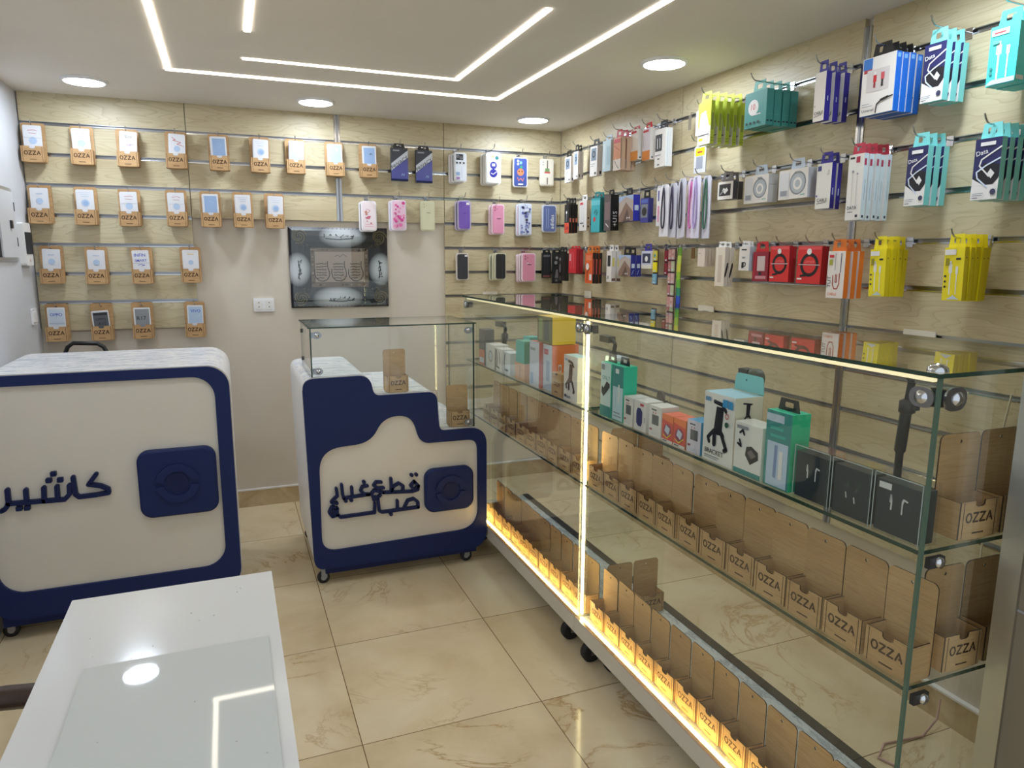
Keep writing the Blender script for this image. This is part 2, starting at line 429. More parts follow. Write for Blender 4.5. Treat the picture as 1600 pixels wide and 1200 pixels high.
# ================================================================ HOOKS
def hook_mesh(L, n=6):
    m = MB(); m.box(-0.011, 0.011, -0.004, 0.0, -0.018, 0.012, CHROME)
    m.tube([(0, -0.003, 0), (0, -L*0.5, 0.001), (0, -L+0.012, 0.003), (0, -L+0.003, 0.007), (0, -L-0.006, 0.017), (0, -L-0.011, 0.028)], 0.0024, CHROME, n)
    return m.mesh('peg_hook')
_HK = {}
def hook(loc, rz, L, label, grp):
    k = round(L, 2)
    if k not in _HK: _HK[k] = hook_mesh(k)
    o = bpy.data.objects.new('hanging_hook', _HK[k]); COL.objects.link(o); o.location = loc; o.rotation_euler = (0, 0, rz)
    tag(o, label, 'hook', grp)

# ================================================================ CARD HOLDERS (kraft board)
HW, HH, PH, PD = 0.105, 0.192, 0.076, 0.056     # width, height, pocket height, pocket depth
LOGO = [[(0.075, 0.80), (0.03, 0.72), (0.0, 0.5), (0.03, 0.28), (0.075, 0.2)], [(0.125, 0.80), (0.17, 0.72), (0.2, 0.5), (0.17, 0.28), (0.125, 0.2)],
        [(0.27, 0.8), (0.45, 0.8), (0.27, 0.2), (0.45, 0.2)], [(0.53, 0.8), (0.71, 0.8), (0.53, 0.2), (0.71, 0.2)],
        [(0.79, 0.2), (0.89, 0.8), (0.99, 0.2)], [(0.9, 0.38), (0.96, 0.38)]]
def make_holder(parent):
    b = MB()
    b.plate(rrect(-HW/2, HW/2, 0, HH, 0.012), [disc(0, HH-0.016, 0.0035, n=10)], -0.003, 0.0, MDF, BURNT)
    part(b, 'back_panel', parent)
    p = MB(); z1 = PH
    pw = 0.0490
    low = [(-pw+2*pw*i/10, -0.003*math.sin(PI*i/10)+0.003) for i in range(11)]
    front = low+[(pw, z1), (0.013, z1), (0.012, z1-0.009), (0.006, z1-0.012), (-0.006, z1-0.012), (-0.012, z1-0.009), (-0.013, z1), (-pw, z1)]
    p.plate(front, [], -PD, -PD+0.003, MDF, BURNT)
    for s in (-1, 1):
        p.box(s*(pw-0.001)-0.0015, s*(pw-0.001)+0.0015, -PD+0.0032, -0.003, 0.002, z1-0.002, MDF_SIDE, top=BURNT)
        p.box(s*(pw-0.0075)-0.0008, s*(pw-0.0075)+0.0008, -PD-0.0003, -PD, 0.004, z1-0.002, BURNT)
    p.box(-pw+0.003, pw-0.003, -PD+0.003, -0.003, 0.0, 0.003, MDF)
    sc = 0.068
    p.strokes([[(-0.034+u*sc, 0.030+v*0.028) for u, v in st] for st in LOGO], 0.0038, -PD-0.0004, -PD-0.0004, BURNT)
    p.box(-0.015, 0.015, -PD-0.0003, -PD, 0.0115, 0.0145, BURNT)
    part(p, 'pocket', parent)
HOLDER0 = thing('card_holder', 'kraft board holder', 'card holder', (0, 0, 0), 0)
make_holder(HOLDER0); HOLDER_USED = [False]
def holder(loc, rz, label, grp):
    if not HOLDER_USED[0]:
        HOLDER_USED[0] = True; HOLDER0.location = loc; HOLDER0.rotation_euler = (0, 0, rz); HOLDER0['label'] = label; HOLDER0['group'] = grp; return HOLDER0
    return dup(HOLDER0, loc, rz, label, grp)
INK_B, INK_R, INK_K = col(40, 70, 190, 0.6), col(190, 60, 60, 0.6), col(40, 40, 46, 0.6)
SKY, SKY2, PALE = col(150, 176, 214, 0.5), col(176, 196, 222, 0.5), col(196, 208, 222, 0.5)
BAGW = col(222, 222, 226, 0.6, 0.0, 0.2)
def packet_art(kind):
    f = [('r', 0.12, 0.80, 0.88, 0.806, GREY)]
    if kind == 'red': return [('s', [(0.25, 0.84), (0.6, 0.86), (0.75, 0.83)], 0.025, INK_R), ('s', [(0.3, 0.76), (0.7, 0.74)], 0.02, INK_R), ('d', 0.5, 0.52, 0.22, SKY2), ('r', 0.04, 0.6, 0.96, 0.608, GREY)]
    if kind == 'redbig': return [('s', [(0.2, 0.88), (0.42, 0.8), (0.25, 0.78), (0.75, 0.72), (0.5, 0.66), (0.9, 0.6)], 0.03, INK_R), ('d', 0.5, 0.5, 0.2, SKY2)]
    if kind == 's11': return [('t', 'S-11', 0.3, 0.78, 0.17, INK_K), ('t', 'GIFT', 0.4, 0.52, 0.14, col(150, 90, 190)), ('r', 0.04, 0.62, 0.96, 0.626, GREY)]
    if kind == 'blue': return [('r', 0.1, 0.35, 0.9, 0.93, SKY), ('s', [(0.4, 0.75), (0.7, 0.72), (0.5, 0.62)], 0.02, SKY2)]
    if kind == 'bluemark': return [('r', 0.1, 0.35, 0.9, 0.93, SKY), ('s', [(0.5, 0.7), (0.58, 0.68), (0.6, 0.74), (0.7, 0.68)], 0.03, INK_K)]
    if kind == 'bluelight': return [('r', 0.08, 0.3, 0.92, 0.96, SKY2), ('d', 0.6, 0.8, 0.12, PALE)]
    if kind == 'blob': return [('r', 0.12, 0.9, 0.85, 0.91, SKY2), ('r', 0.2, 0.84, 0.8, 0.85, SKY2), ('r', 0.3, 0.76, 0.7, 0.79, PALE), ('d', 0.5, 0.56, 0.23, SKY2), ('d', 0.52, 0.55, 0.15, SKY)]
    if kind == 'plain': return [('r', 0.1, 0.46, 0.9, 0.466, PALE), ('r', 0.1, 0.46, 0.107, 0.9, PALE), ('r', 0.893, 0.46, 0.9, 0.9, PALE), ('r', 0.32, 0.8, 0.68, 0.82, SKY2), ('d', 0.5, 0.58, 0.19, SKY2)]
    if kind == 'infin': return [('t', 'INFIN', 0.1, 0.78, 0.2, INK_B), ('t', 'SMART', 0.12, 0.6, 0.17, INK_B), ('s', [(0.3, 0.49), (0.5, 0.52), (0.7, 0.48), (0.5, 0.46)], 0.03, INK_B), ('r', 0.0, 0.55, 1, 0.558, GREY)]
    if kind == 'cream': return [('r', 0.14, 0.92, 0.86, 0.93, col(190, 190, 170)), ('r', 0.3, 0.84, 0.7, 0.87, col(226, 200, 130)), ('d', 0.5, 0.56, 0.16, SKY2)]
    if kind == 'oppo': return [('r', 0.07, 0.4, 0.93, 0.94, PALE), ('t', 'OPPO', 0.14, 0.7, 0.19, INK_B), ('r', 0.07, 0.45, 0.93, 0.46, GREY)]
    if kind == 'a12': return [('r', 0.06, 0.3, 0.94, 0.94, col(90, 92, 98)), ('r', 0.1, 0.84, 0.9, 0.92, INK_K), ('t', 'OPPO', 0.2, 0.66, 0.16, INK_K), ('t', 'A12', 0.3, 0.5, 0.2, INK_K)]
    if kind == 'r17': return [('r', 0.07, 0.3, 0.93, 0.95, col(140, 142, 146)), ('t', 'R17', 0.16, 0.56, 0.26, INK_K)]
    if kind == 'vivo': return [('r', 0.07, 0.35, 0.93, 0.94, SKY2), ('t', 'VIVO', 0.2, 0.74, 0.2, INK_B), ('s', [(0.55, 0.55), (0.8, 0.64)], 0.04, PALE)]
PK = {'red': 'white packet with red handwriting', 'redbig': 'white packet scrawled in big red script', 's11': 'white packet marked in violet and black', 'blue': 'packet with grey-blue card', 'bluemark': 'blue packet with a dark scribble',
      'bluelight': 'packet with pale blue card', 'blob': 'white packet with blue round print', 'plain': 'pale packet with faint blue print', 'infin': 'white packet with bold blue handwriting', 'cream': 'cream white packet',
      'oppo': 'white packet with blue handwriting', 'a12': 'grey packet slumped at an angle', 'r17': 'grey packet with black handwriting', 'vivo': 'bluish packet with blue handwriting'}
_PM = {}
def packet(loc, rz, kind, tilt, label, grp):
    if kind not in _PM:
        m = MB(); w, h = 0.078, 0.150
        for i in range(3 if kind in ('red', 'blue', 'blob', 'bluelight') else 2):     # a few sheets bundled together
            m.plate(rrect(-w/2-0.002*i, w/2-0.002*i, 0-0.001*i, h-0.001*i, 0.005, 3), [], -0.003+0.0035*i, 0.0+0.0035*i, BAGW)
        m.art(packet_art(kind), -w/2, 0, w, h, -0.003)
        _PM[kind] = m.mesh('screen_protector_packet')
    o = bpy.data.objects.new('screen_protector_packet', _PM[kind]); COL.objects.link(o)
    o.location = loc; o.rotation_euler = (0, tilt, rz); tag(o, label, 'screen protector', grp)

ROWS = [
 ('top row', 1, [(-2.906, 'red'), (-2.697, 'red'), (-2.493, 's11'), (-2.265, 'redbig'), (-2.056, 'blue'), (-1.848, 'blob'), (-1.660, 'bluelight'), (-1.446, 'bluelight'), (-1.253, 'bluemark')], 2.120),
 ('second row', 3, [(-2.905, 'plain'), (-2.706, 'blob'), (-2.507, 'red'), (-2.284, 'red'), (-2.116, 'blue'), (-1.952, 'blob'), (-1.786, 'blob')], 1.820),
 ('third row', 5, [(-2.884, 'plain'), (-2.684, 'plain'), (-2.473, 'infin'), (-2.236, 'cream')], 1.522),
 ('bottom row', 7, [(-2.888, 'oppo'), (-2.685, 'a12'), (-2.493, 'r17'), (-2.234, 'vivo')], 1.226)]
for rn, k, its, ztop in ROWS:
    for i, (x, kind) in enumerate(its):
        zt = ztop + random.uniform(-0.003, 0.003); y = -0.022; rz = random.uniform(-0.05, 0.05)
        who = '%s holder from the side wall in the %s' % (ORD[i+1], rn)
        holder((x, y, zt-HH), rz, 'kraft holder on the back wall, %s, %s from the side wall' % (rn, ORD[i+1]), 'kraft holders hung on the back wall')
        tl = {'a12': -0.05, 's11': 0.06, 'redbig': 0.04, 'infin': -0.03}.get(kind, random.uniform(-0.03, 0.03))
        up = {'a12': 0.0, 'r17': 0.010}.get(kind, 0.019)
        packet((x+(0.002 if kind == 'a12' else 0)+0.003, y-0.0420, zt-HH+0.006+up), rz, kind, tl, '%s, %s holder %s from the side wall' % (PK[kind], rn, ORD[i+1]), 'screen protectors in the wall holders')
        hook((x, 0.0, zt-0.018), 0, 0.055, 'small peg hook carrying the %s' % who, 'hooks of the back wall')

# ================================================================ BACK WALL: phone cases and boxes
RN = random.Random(11)
def phone_case(x, z, w, h, body, art, n, behind, label, tray=PAPER, yf=None, roff=0.0):
    """n cases deep on one hook, the front one at the tip; every case lies in a pale tray with a clear hang tab"""
    for i in range(n):
        y = -0.016-0.020*(n-1-i) if yf is None else yf
        fi = n-1-i; front = (i == 0)
        y = -0.030-0.020*fi
        t = thing('phone_case_pack', label if front else label.replace(' on the back wall', '') + ', %s behind the front pack' % ORD[i], 'phone case', (x-0.010*i, y, z-0.004*i), random.uniform(-0.04, 0.04), 'phone cases on the back wall')
        p = MB(); p.plate(rrect(-w/2, w/2, 0, h, 0.014), [], -0.004, 0.011, tray, smooth=False); part(p, 'tray', t)
        b = MB(); m = body if front else behind[(i-1) % len(behind)]
        b.plate(rrect(-w/2+0.007, w/2-0.007, 0.007, h-0.007, 0.012), [], -0.008, -0.003, m)
        if front: b.art(art, -w/2+0.007, 0.007, w-0.014, h-0.014, -0.008)
        part(b, 'case', t)
        c = MB(); c.plate([(-0.017, h-0.002), (0.017, h-0.002), (0.017, h+0.020), (0.008, h+0.026), (-0.008, h+0.026), (-0.017, h+0.020)], [disc(0, h+0.016, 0.004, n=8)], 0.002, 0.003, CLEAR); part(c, 'hang_tab', t)
    hook((x-0.003*n, 0, z+h+0.0155), 0, 0.05+0.02*n, 'peg hook carrying the ' + label.replace(' on the back wall', ''), 'hooks of the back wall')
CAM3 = lambda m: [('d', 0.2, 0.92, 0.07, m), ('d', 0.2, 0.82, 0.07, m), ('d', 0.38, 0.87, 0.05, m)]
PINK, LILAC = col(226, 150, 178, 0.45), col(118, 86, 178, 0.45)
phone_case(-0.705, 1.923, 0.080, 0.172, col(226, 230, 238), [('r', 0.08, 0.76, 0.75, 0.98, DARK), ('o', 0.25, 0.9, 0.13, 0.07, GREY), ('o', 0.55, 0.84, 0.13, 0.07, GREY), ('d', 0.15, 0.66, 0.09, BLACK), ('d', 0.45, 0.66, 0.09, BLACK), ('d', 0.8, 0.66, 0.09, BLACK), ('r', 0.08, 0.2, 0.4, 0.32, SKY), ('r', 0.08, 0.05, 0.4, 0.14, col(160, 120, 170)), ('r', 0.6, 0.1, 0.62, 0.5, SKY)], 3, [DARK, col(190, 160, 165)], 'white phone case with dark camera print on the back wall')
phone_case(-0.492, 1.920, 0.098, 0.186, col(238, 238, 226), [('d', 0.75, 0.86, 0.14, col(30, 120, 120)), ('d', 0.42, 0.90, 0.08, col(180, 200, 100)), ('d', 0.48, 0.60, 0.27, col(46, 46, 150)), ('d', 0.48, 0.33, 0.30, col(40, 40, 150)), ('r', 0.36, 0.57, 0.6, 0.66, PAPER), ('s', [(0.3, 0.33), (0.45, 0.29), (0.7, 0.38)], 0.05, PAPER)], 3, [col(220, 214, 196), col(180, 176, 160)], 'white phone case with two dark blue discs on the back wall')
phone_case(-0.297, 1.912, 0.098, 0.182, col(58, 78, 150), [('d', 0.3, 0.9, 0.09, PAPER), ('d', 0.3, 0.79, 0.09, PAPER), ('d', 0.52, 0.84, 0.10, col(130, 230, 240)), ('d', 0.55, 0.68, 0.12, col(40, 140, 110)), ('d', 0.5, 0.5, 0.27, col(216, 128, 86)), ('d', 0.38, 0.53, 0.05, BLACK), ('d', 0.62, 0.53, 0.05, BLACK), ('s', [(0.25, 0.3), (0.35, 0.18), (0.5, 0.28), (0.65, 0.18), (0.75, 0.3)], 0.06, col(196, 120, 110)), ('r', 0.3, 0.04, 0.7, 0.09, PAPER)], 1, [DARK], 'blue phone case with an orange patch on the back wall', tray=PAPER)
phone_case(-0.113, 1.926, 0.096, 0.168, col(228, 220, 204), [('r', 0.46, 0.02, 0.56, 0.98, col(120, 110, 100)), ('d', 0.5, 0.42, 0.24, col(236, 226, 210)), ('p', [(0.28, 0.5), (0.72, 0.5), (0.66, 0.66), (0.34, 0.66)], col(120, 150, 100)), ('r', 0.26, 0.46, 0.74, 0.52, col(200, 80, 80)), ('d', 0.15, 0.9, 0.05, GREY), ('d', 0.15, 0.8, 0.05, GREY)], 1, [DARK], 'cream phone case with a striped round motif on the back wall', tray=col(226, 218, 200))
phone_case(-1.262, 1.623, 0.088, 0.172, col(240, 226, 230), [('s', [(0.3, 0.75), (0.6, 0.7), (0.4, 0.6)], 0.04, col(210, 130, 150))]+[('d', 0.25+0.5*RN.random(), 0.2+0.45*RN.random(), 0.05+.06*RN.random(), col(206, 96+10*(i % 6), 130)) for i in range(9)]+[('s', [(0.2, 0.2), (0.8, 0.2)], 0.03, PINK), ('s', [(0.15, 0.12), (0.85, 0.12)], 0.03, PINK)], 2, [col(110, 104, 120)], 'white phone case sprinkled with pink flowers on the back wall', tray=col(240, 236, 238))
phone_case(-1.085, 1.630, 0.090, 0.176, col(238, 200, 222), [('d', 0.12+0.76*RN.random(), 0.06+0.88*RN.random(), 0.06+.08*RN.random(), [col(214, 70, 150), col(236, 150, 190), col(224, 110, 170)][i % 3]) for i in range(26)], 2, [col(176, 182, 204)], 'phone case covered in magenta blossom on the back wall', tray=col(240, 232, 240))
phone_case(-0.902, 1.631, 0.088, 0.176, col(212, 210, 178), CAM3(col(190, 188, 156))+[('s', [(0.4, 0.62), (0.7, 0.61)], 0.03, INK_K)], 1, [DARK], 'plain pale cream phone case on the back wall', tray=col(218, 216, 186))
phone_case(-0.676, 1.641, 0.084, 0.176, LILAC, CAM3(col(100, 70, 160))+[('s', [(0.4, 0.56), (0.65, 0.56)], 0.04, col(80, 54, 140)), ('r', 0.66, 0.88, 0.95, 0.97, PAPER)], 2, [DARK], 'purple phone case on the back wall', tray=col(196, 186, 214))
phone_case(-0.455, 1.617, 0.086, 0.184, PINK, CAM3(col(180, 100, 130))+[('s', [(0.4, 0.52), (0.72, 0.52)], 0.04, INK_K)], 2, [col(226, 190, 200)], 'pink phone case below the one with blue discs on the back wall', tray=col(238, 214, 222))
phone_case(-0.270, 1.612, 0.088, 0.200, col(206, 212, 232), [('d', 0.12+0.76*RN.random(), 0.06+0.88*RN.random(), 0.04+.09*RN.random(), [col(60, 66, 130), col(130, 140, 190), col(90, 96, 160), col(44, 46, 70), col(230, 232, 240)][i % 5]) for i in range(34)], 2, [col(226, 190, 206)], 'phone case printed with blue swirls on the back wall', tray=col(222, 226, 238))
phone_case(-0.092, 1.635, 0.100, 0.174, col(96, 110, 160), [('t', 'adidas', 0.86, 0.10, 0.30, PAPER, PI/2), ('r', 0.2, 0.12, 0.26, 0.9, col(140, 150, 190)), ('r', 0.36, 0.12, 0.42, 0.9, col(140, 150, 190))], 1, [DARK], 'slate blue phone case with white lettering along it on the back wall', tray=col(214, 218, 228))
phone_case(-0.684, 1.332, 0.082, 0.168, col(56, 56, 62), CAM3(col(40, 40, 44))+[('r', 0.7, 0.9, 0.96, 0.97, PAPER)], 1, [DARK], 'dark grey phone case in a pale tray on the back wall', tray=col(222, 212, 202))
phone_case(-0.445, 1.334, 0.078, 0.168, col(40, 42, 44), [('s', [(0.4, 0.7), (0.7, 0.7)], 0.03, DARK)], 3, [col(214, 210, 180), DARK], 'black phone case on top of a cream one on the back wall', tray=col(208, 206, 178))
phone_case(-0.252, 1.322, 0.096, 0.180, col(222, 146, 168), CAM3(col(176, 100, 120))+[('s', [(0.4, 0.6), (0.7, 0.6)], 0.04, INK_K), ('d', 0.4, 0.66, 0.06, PAPER)], 3, [col(120, 90, 100), col(226, 200, 206)], 'pink phone case in the lowest row on the back wall', tray=col(236, 214, 220))

# ================================================================ BOXED GOODS
def carton(name, label, cat, loc, rz, w, h, d, front, side=None, top=None, art=(), sart=(), tab=None, tabh=0.026, grp=None, src={}, key=None, tilt=0.0):
    """a printed box, front towards local -y, origin at the foot of its front; side art sits on its +x side"""
    if key and key in src:
        o = dup(src[key], loc, rz, label, grp); o.rotation_euler = (0, tilt, rz); return o
    t = thing(name, label, cat, loc, rz, grp); t.rotation_euler = (0, tilt, rz)
    b = MB(); b.box(-w/2, w/2, 0, d, 0, h, front, side=side or front, top=top or side or front, back=side or front)
    b.art(art, -w/2, 0, w, h, 0.0); b.art(sart, 0, 0, d, h, w/2, 0.0003, 'side')
    part(b, 'carton', t)
    if tab:
        c = MB(); tw = min(w*0.42, 0.036)
        c.plate([(-tw, h), (tw, h), (tw*0.8, h+tabh), (-tw*0.8, h+tabh)], [rrect(-tw*0.4, tw*0.4, h+tabh*0.3, h+tabh*0.72, 0.003, 2)], d*0.5-0.0007, d*0.5+0.0007, tab)
        part(c, 'hang_tab', t)['label'] = 'hang tab with a slot'
    if key: src[key] = t
    return t
PRIV = [('p', [(0, 0.30), (1, 0.72), (1, 0.94), (0, 0.52)], col(196, 200, 208)), ('t', 'PRIVACY', 0.10, 0.335, 0.21, INK_K, 0.62), ('r', 0.0, 0.0, 1.0, 0.06, NAVY2), ('s', [(0.6, 0.16), (0.66, 0.22), (0.74, 0.16), (0.78, 0.22)], 0.03, SKY), ('r', 0.1, 0.9, 0.5, 0.94, GREY)]
for i, (x, z, who) in enumerate(((-1.072, 1.917, 'beside the last kraft holder'), (-0.924, 1.912, 'beside the camera-print phone case'))):
    carton('screen_protector_box', 'blue and grey box with a diagonal white band, %s' % who, 'box', (x, -0.052, z), 0.03, 0.100, 0.186, 0.02, col(74, 76, 150, 0.3), side=col(56, 58, 66), top=DARK, art=[('p', [(0, 0.52), (1, 0.94), (1, 1), (0, 1)], col(62, 64, 72))]+PRIV, tab=DARK, grp='banded boxes on the back wall')
    hook((x, 0, z+0.186+0.0135), 0, 0.07, 'peg hook carrying the blue and grey box %s' % who, 'hooks of the back wall')

PAD = [('r', .15, .84, .85, .92, col(110, 110, 116)), ('s', [(.3, .2), (.3, .75)], .08, col(52, 54, 60)), ('s', [(.6, .2), (.6, .75)], .08, col(52, 54, 60)), ('r', .1, .03, .9, .1, col(120, 70, 70))]
HORN = [('d', .45, .84, .14, GREY), ('d', .35, .68, .16, col(150, 150, 156)), ('p', [(.25, .18), (.65, .18), (.55, .46), (.4, .46)], col(130, 120, 128)), ('d', .42, .10, .14, col(110, 110, 116))]
for x, y, z, w, h, a, d in ((-.112, -.045, 1.344, .066, .160, PAD, 'black packet with grey lines in the lowest row next to the pink case'), (-.044, -.062, 1.308, .070, .196, HORN, 'tall black packet with a grey horn-shaped picture hung in the room corner')):
    carton('accessory_packet', d, 'accessory pack', (x, y, z), .05, w, h, .010, col(34, 34, 38), art=a, tab=BLACK, tabh=.02, grp='black packets beside the room corner')
    hook((x, 0, GZ(5)-.006), 0, -y+.02, 'peg hook carrying the '+d.split(' in ')[0].split(' hung ')[0], 'hooks of the back wall')
# ---------------------------------------------------------------- long wall: stacks of boxes on hooks
WB = col(228, 222, 216); WB2 = col(214, 204, 198)
TEAL, TEAL_D = col(92, 170, 156), col(66, 144, 138)
AQUA, CYAN = col(128, 212, 210), col(70, 208, 206)
LIME, YEL = col(196, 210, 60), col(240, 222, 24)
INDIGO, BLUE = col(54, 44, 142), col(24, 104, 206)
RED, DRED, ORG, ORG2 = col(206, 40, 48), col(150, 34, 52), col(226, 122, 40), col(212, 140, 96)
WINB = [('r', 0.14, 0.52, 0.86, 0.93, col(120, 134, 150)), ('o', 0.5, 0.73, 0.22, 0.13, DARK), ('r', 0.14, 0.40, 0.7, 0.42, GREY), ('r', 0.14, 0.33, 0.55, 0.35, GREY), ('r', 0.7, 0.06, 0.88, 0.13, DARK)]
QR = [('r', 0.5, 0.06, 0.85, 0.16, DARK), ('r', 0.2, 0.3, 0.3, 0.9, col(196, 180, 172))]
CABLE_W = lambda c: [('s', [(0.35, 0.12), (0.35, 0.55)], 0.06, c), ('r', 0.26, 0.52, 0.44, 0.68, c), ('r', 0.30, 0.68, 0.40, 0.74, col(200, 204, 204)), ('s', [(0.68, 0.12), (0.68, 0.52)], 0.05, c), ('r', 0.62, 0.5, 0.74, 0.64, c)]
LIFE = [('p', [(0, 0.30), (0.5, 0.2), (1, 0.36), (1, 1), (0, 1)], col(38, 40, 92)), ('p', [(0.0, 0.33), (0.25, 0.3), (0.75, 0.22), (0.98, 0.34), (0.98, 0.56), (0.4, 0.6)], col(26, 26, 34)), ('r', 0, 0, 1, 0.24, PAPER), ('p', [(0, 0.24), (0.45, 0.24), (0, 0.36)], PAPER),
        ('s', [(1.0, 0.84), (0.6, 0.74), (0.3, 0.66), (0.24, 0.56), (0.5, 0.44), (0.62, 0.38)], 0.055, PAPER), ('s', [(1.0, 0.66), (0.5, 0.56), (0.15, 0.46), (0.2, 0.36), (0.6, 0.2)], 0.055, col(210, 222, 240)), ('p', [(0.56, 0.42), (0.72, 0.34), (0.84, 0.42), (0.68, 0.50)], PAPER),
        ('r', 0.22, 0.88, 0.78, 0.94, PAPER), ('t', 'Data', 0.10, 0.72, 0.17, PAPER, 0.2), ('d', 0.85, 0.12, 0.11, col(60, 60, 90)), ('r', 0.08, 0.1, 0.5, 0.11, GREY), ('r', 0.08, 0.07, 0.45, 0.08, GREY), ('r', 0.08, 0.03, 0.3, 0.04, INK_K)]
PHOTO = [('r', 0, 0.0, 1, 1, col(186, 172, 164)), ('p', [(0, 0.2), (0.5, 0.75), (1, 0.35), (1, 0), (0, 0)], col(140, 112, 98)), ('p', [(0.3, 0.0), (0.6, 0.5), (0.8, 0.0)], col(96, 74, 66)), ('p', [(0.0, 0.75), (0.5, 0.95), (1, 0.8), (1, 1), (0, 1)], col(170, 190, 222)), ('t', '++', 0.55, 0.06, 0.12, PAPER)]
COIL = [('r', 0, 0, 1, 1, col(214, 42, 40)), ('r', 0.04, 0.90, 0.96, 0.98, col(226, 80, 84)), ('o', 0.52, 0.5, 0.38, 0.27, BLACK), ('r', 0.06, 0.49, 0.95, 0.515, col(190, 170, 170)), ('t', 'Lamaza', 0.32, 0.55, 0.1, col(236, 120, 120)), ('s', [(0.2, 0.2), (0.4, 0.22)], 0.07, BLACK), ('r', 0.05, 0.1, 0.25, 0.14, PAPER), ('d', 0.5, 0.85, 0.10, PAPER)]
DRUM = [('o', 0.66, 0.52, 0.28, 0.24, col(130, 134, 140)), ('d', 0.66, 0.52, 0.24, col(176, 180, 186)), ('o', 0.66, 0.5, 0.15, 0.09, WB), ('r', 0.04, 0.08, 0.36, 0.9, col(216, 216, 218)), ('r', 0.08, 0.12, 0.32, 0.3, col(150, 152, 160)), ('r', 0.55, 0.86, 0.75, 0.91, GREY), ('r', 0.78, 0.1, 0.93, 0.13, TEAL)]
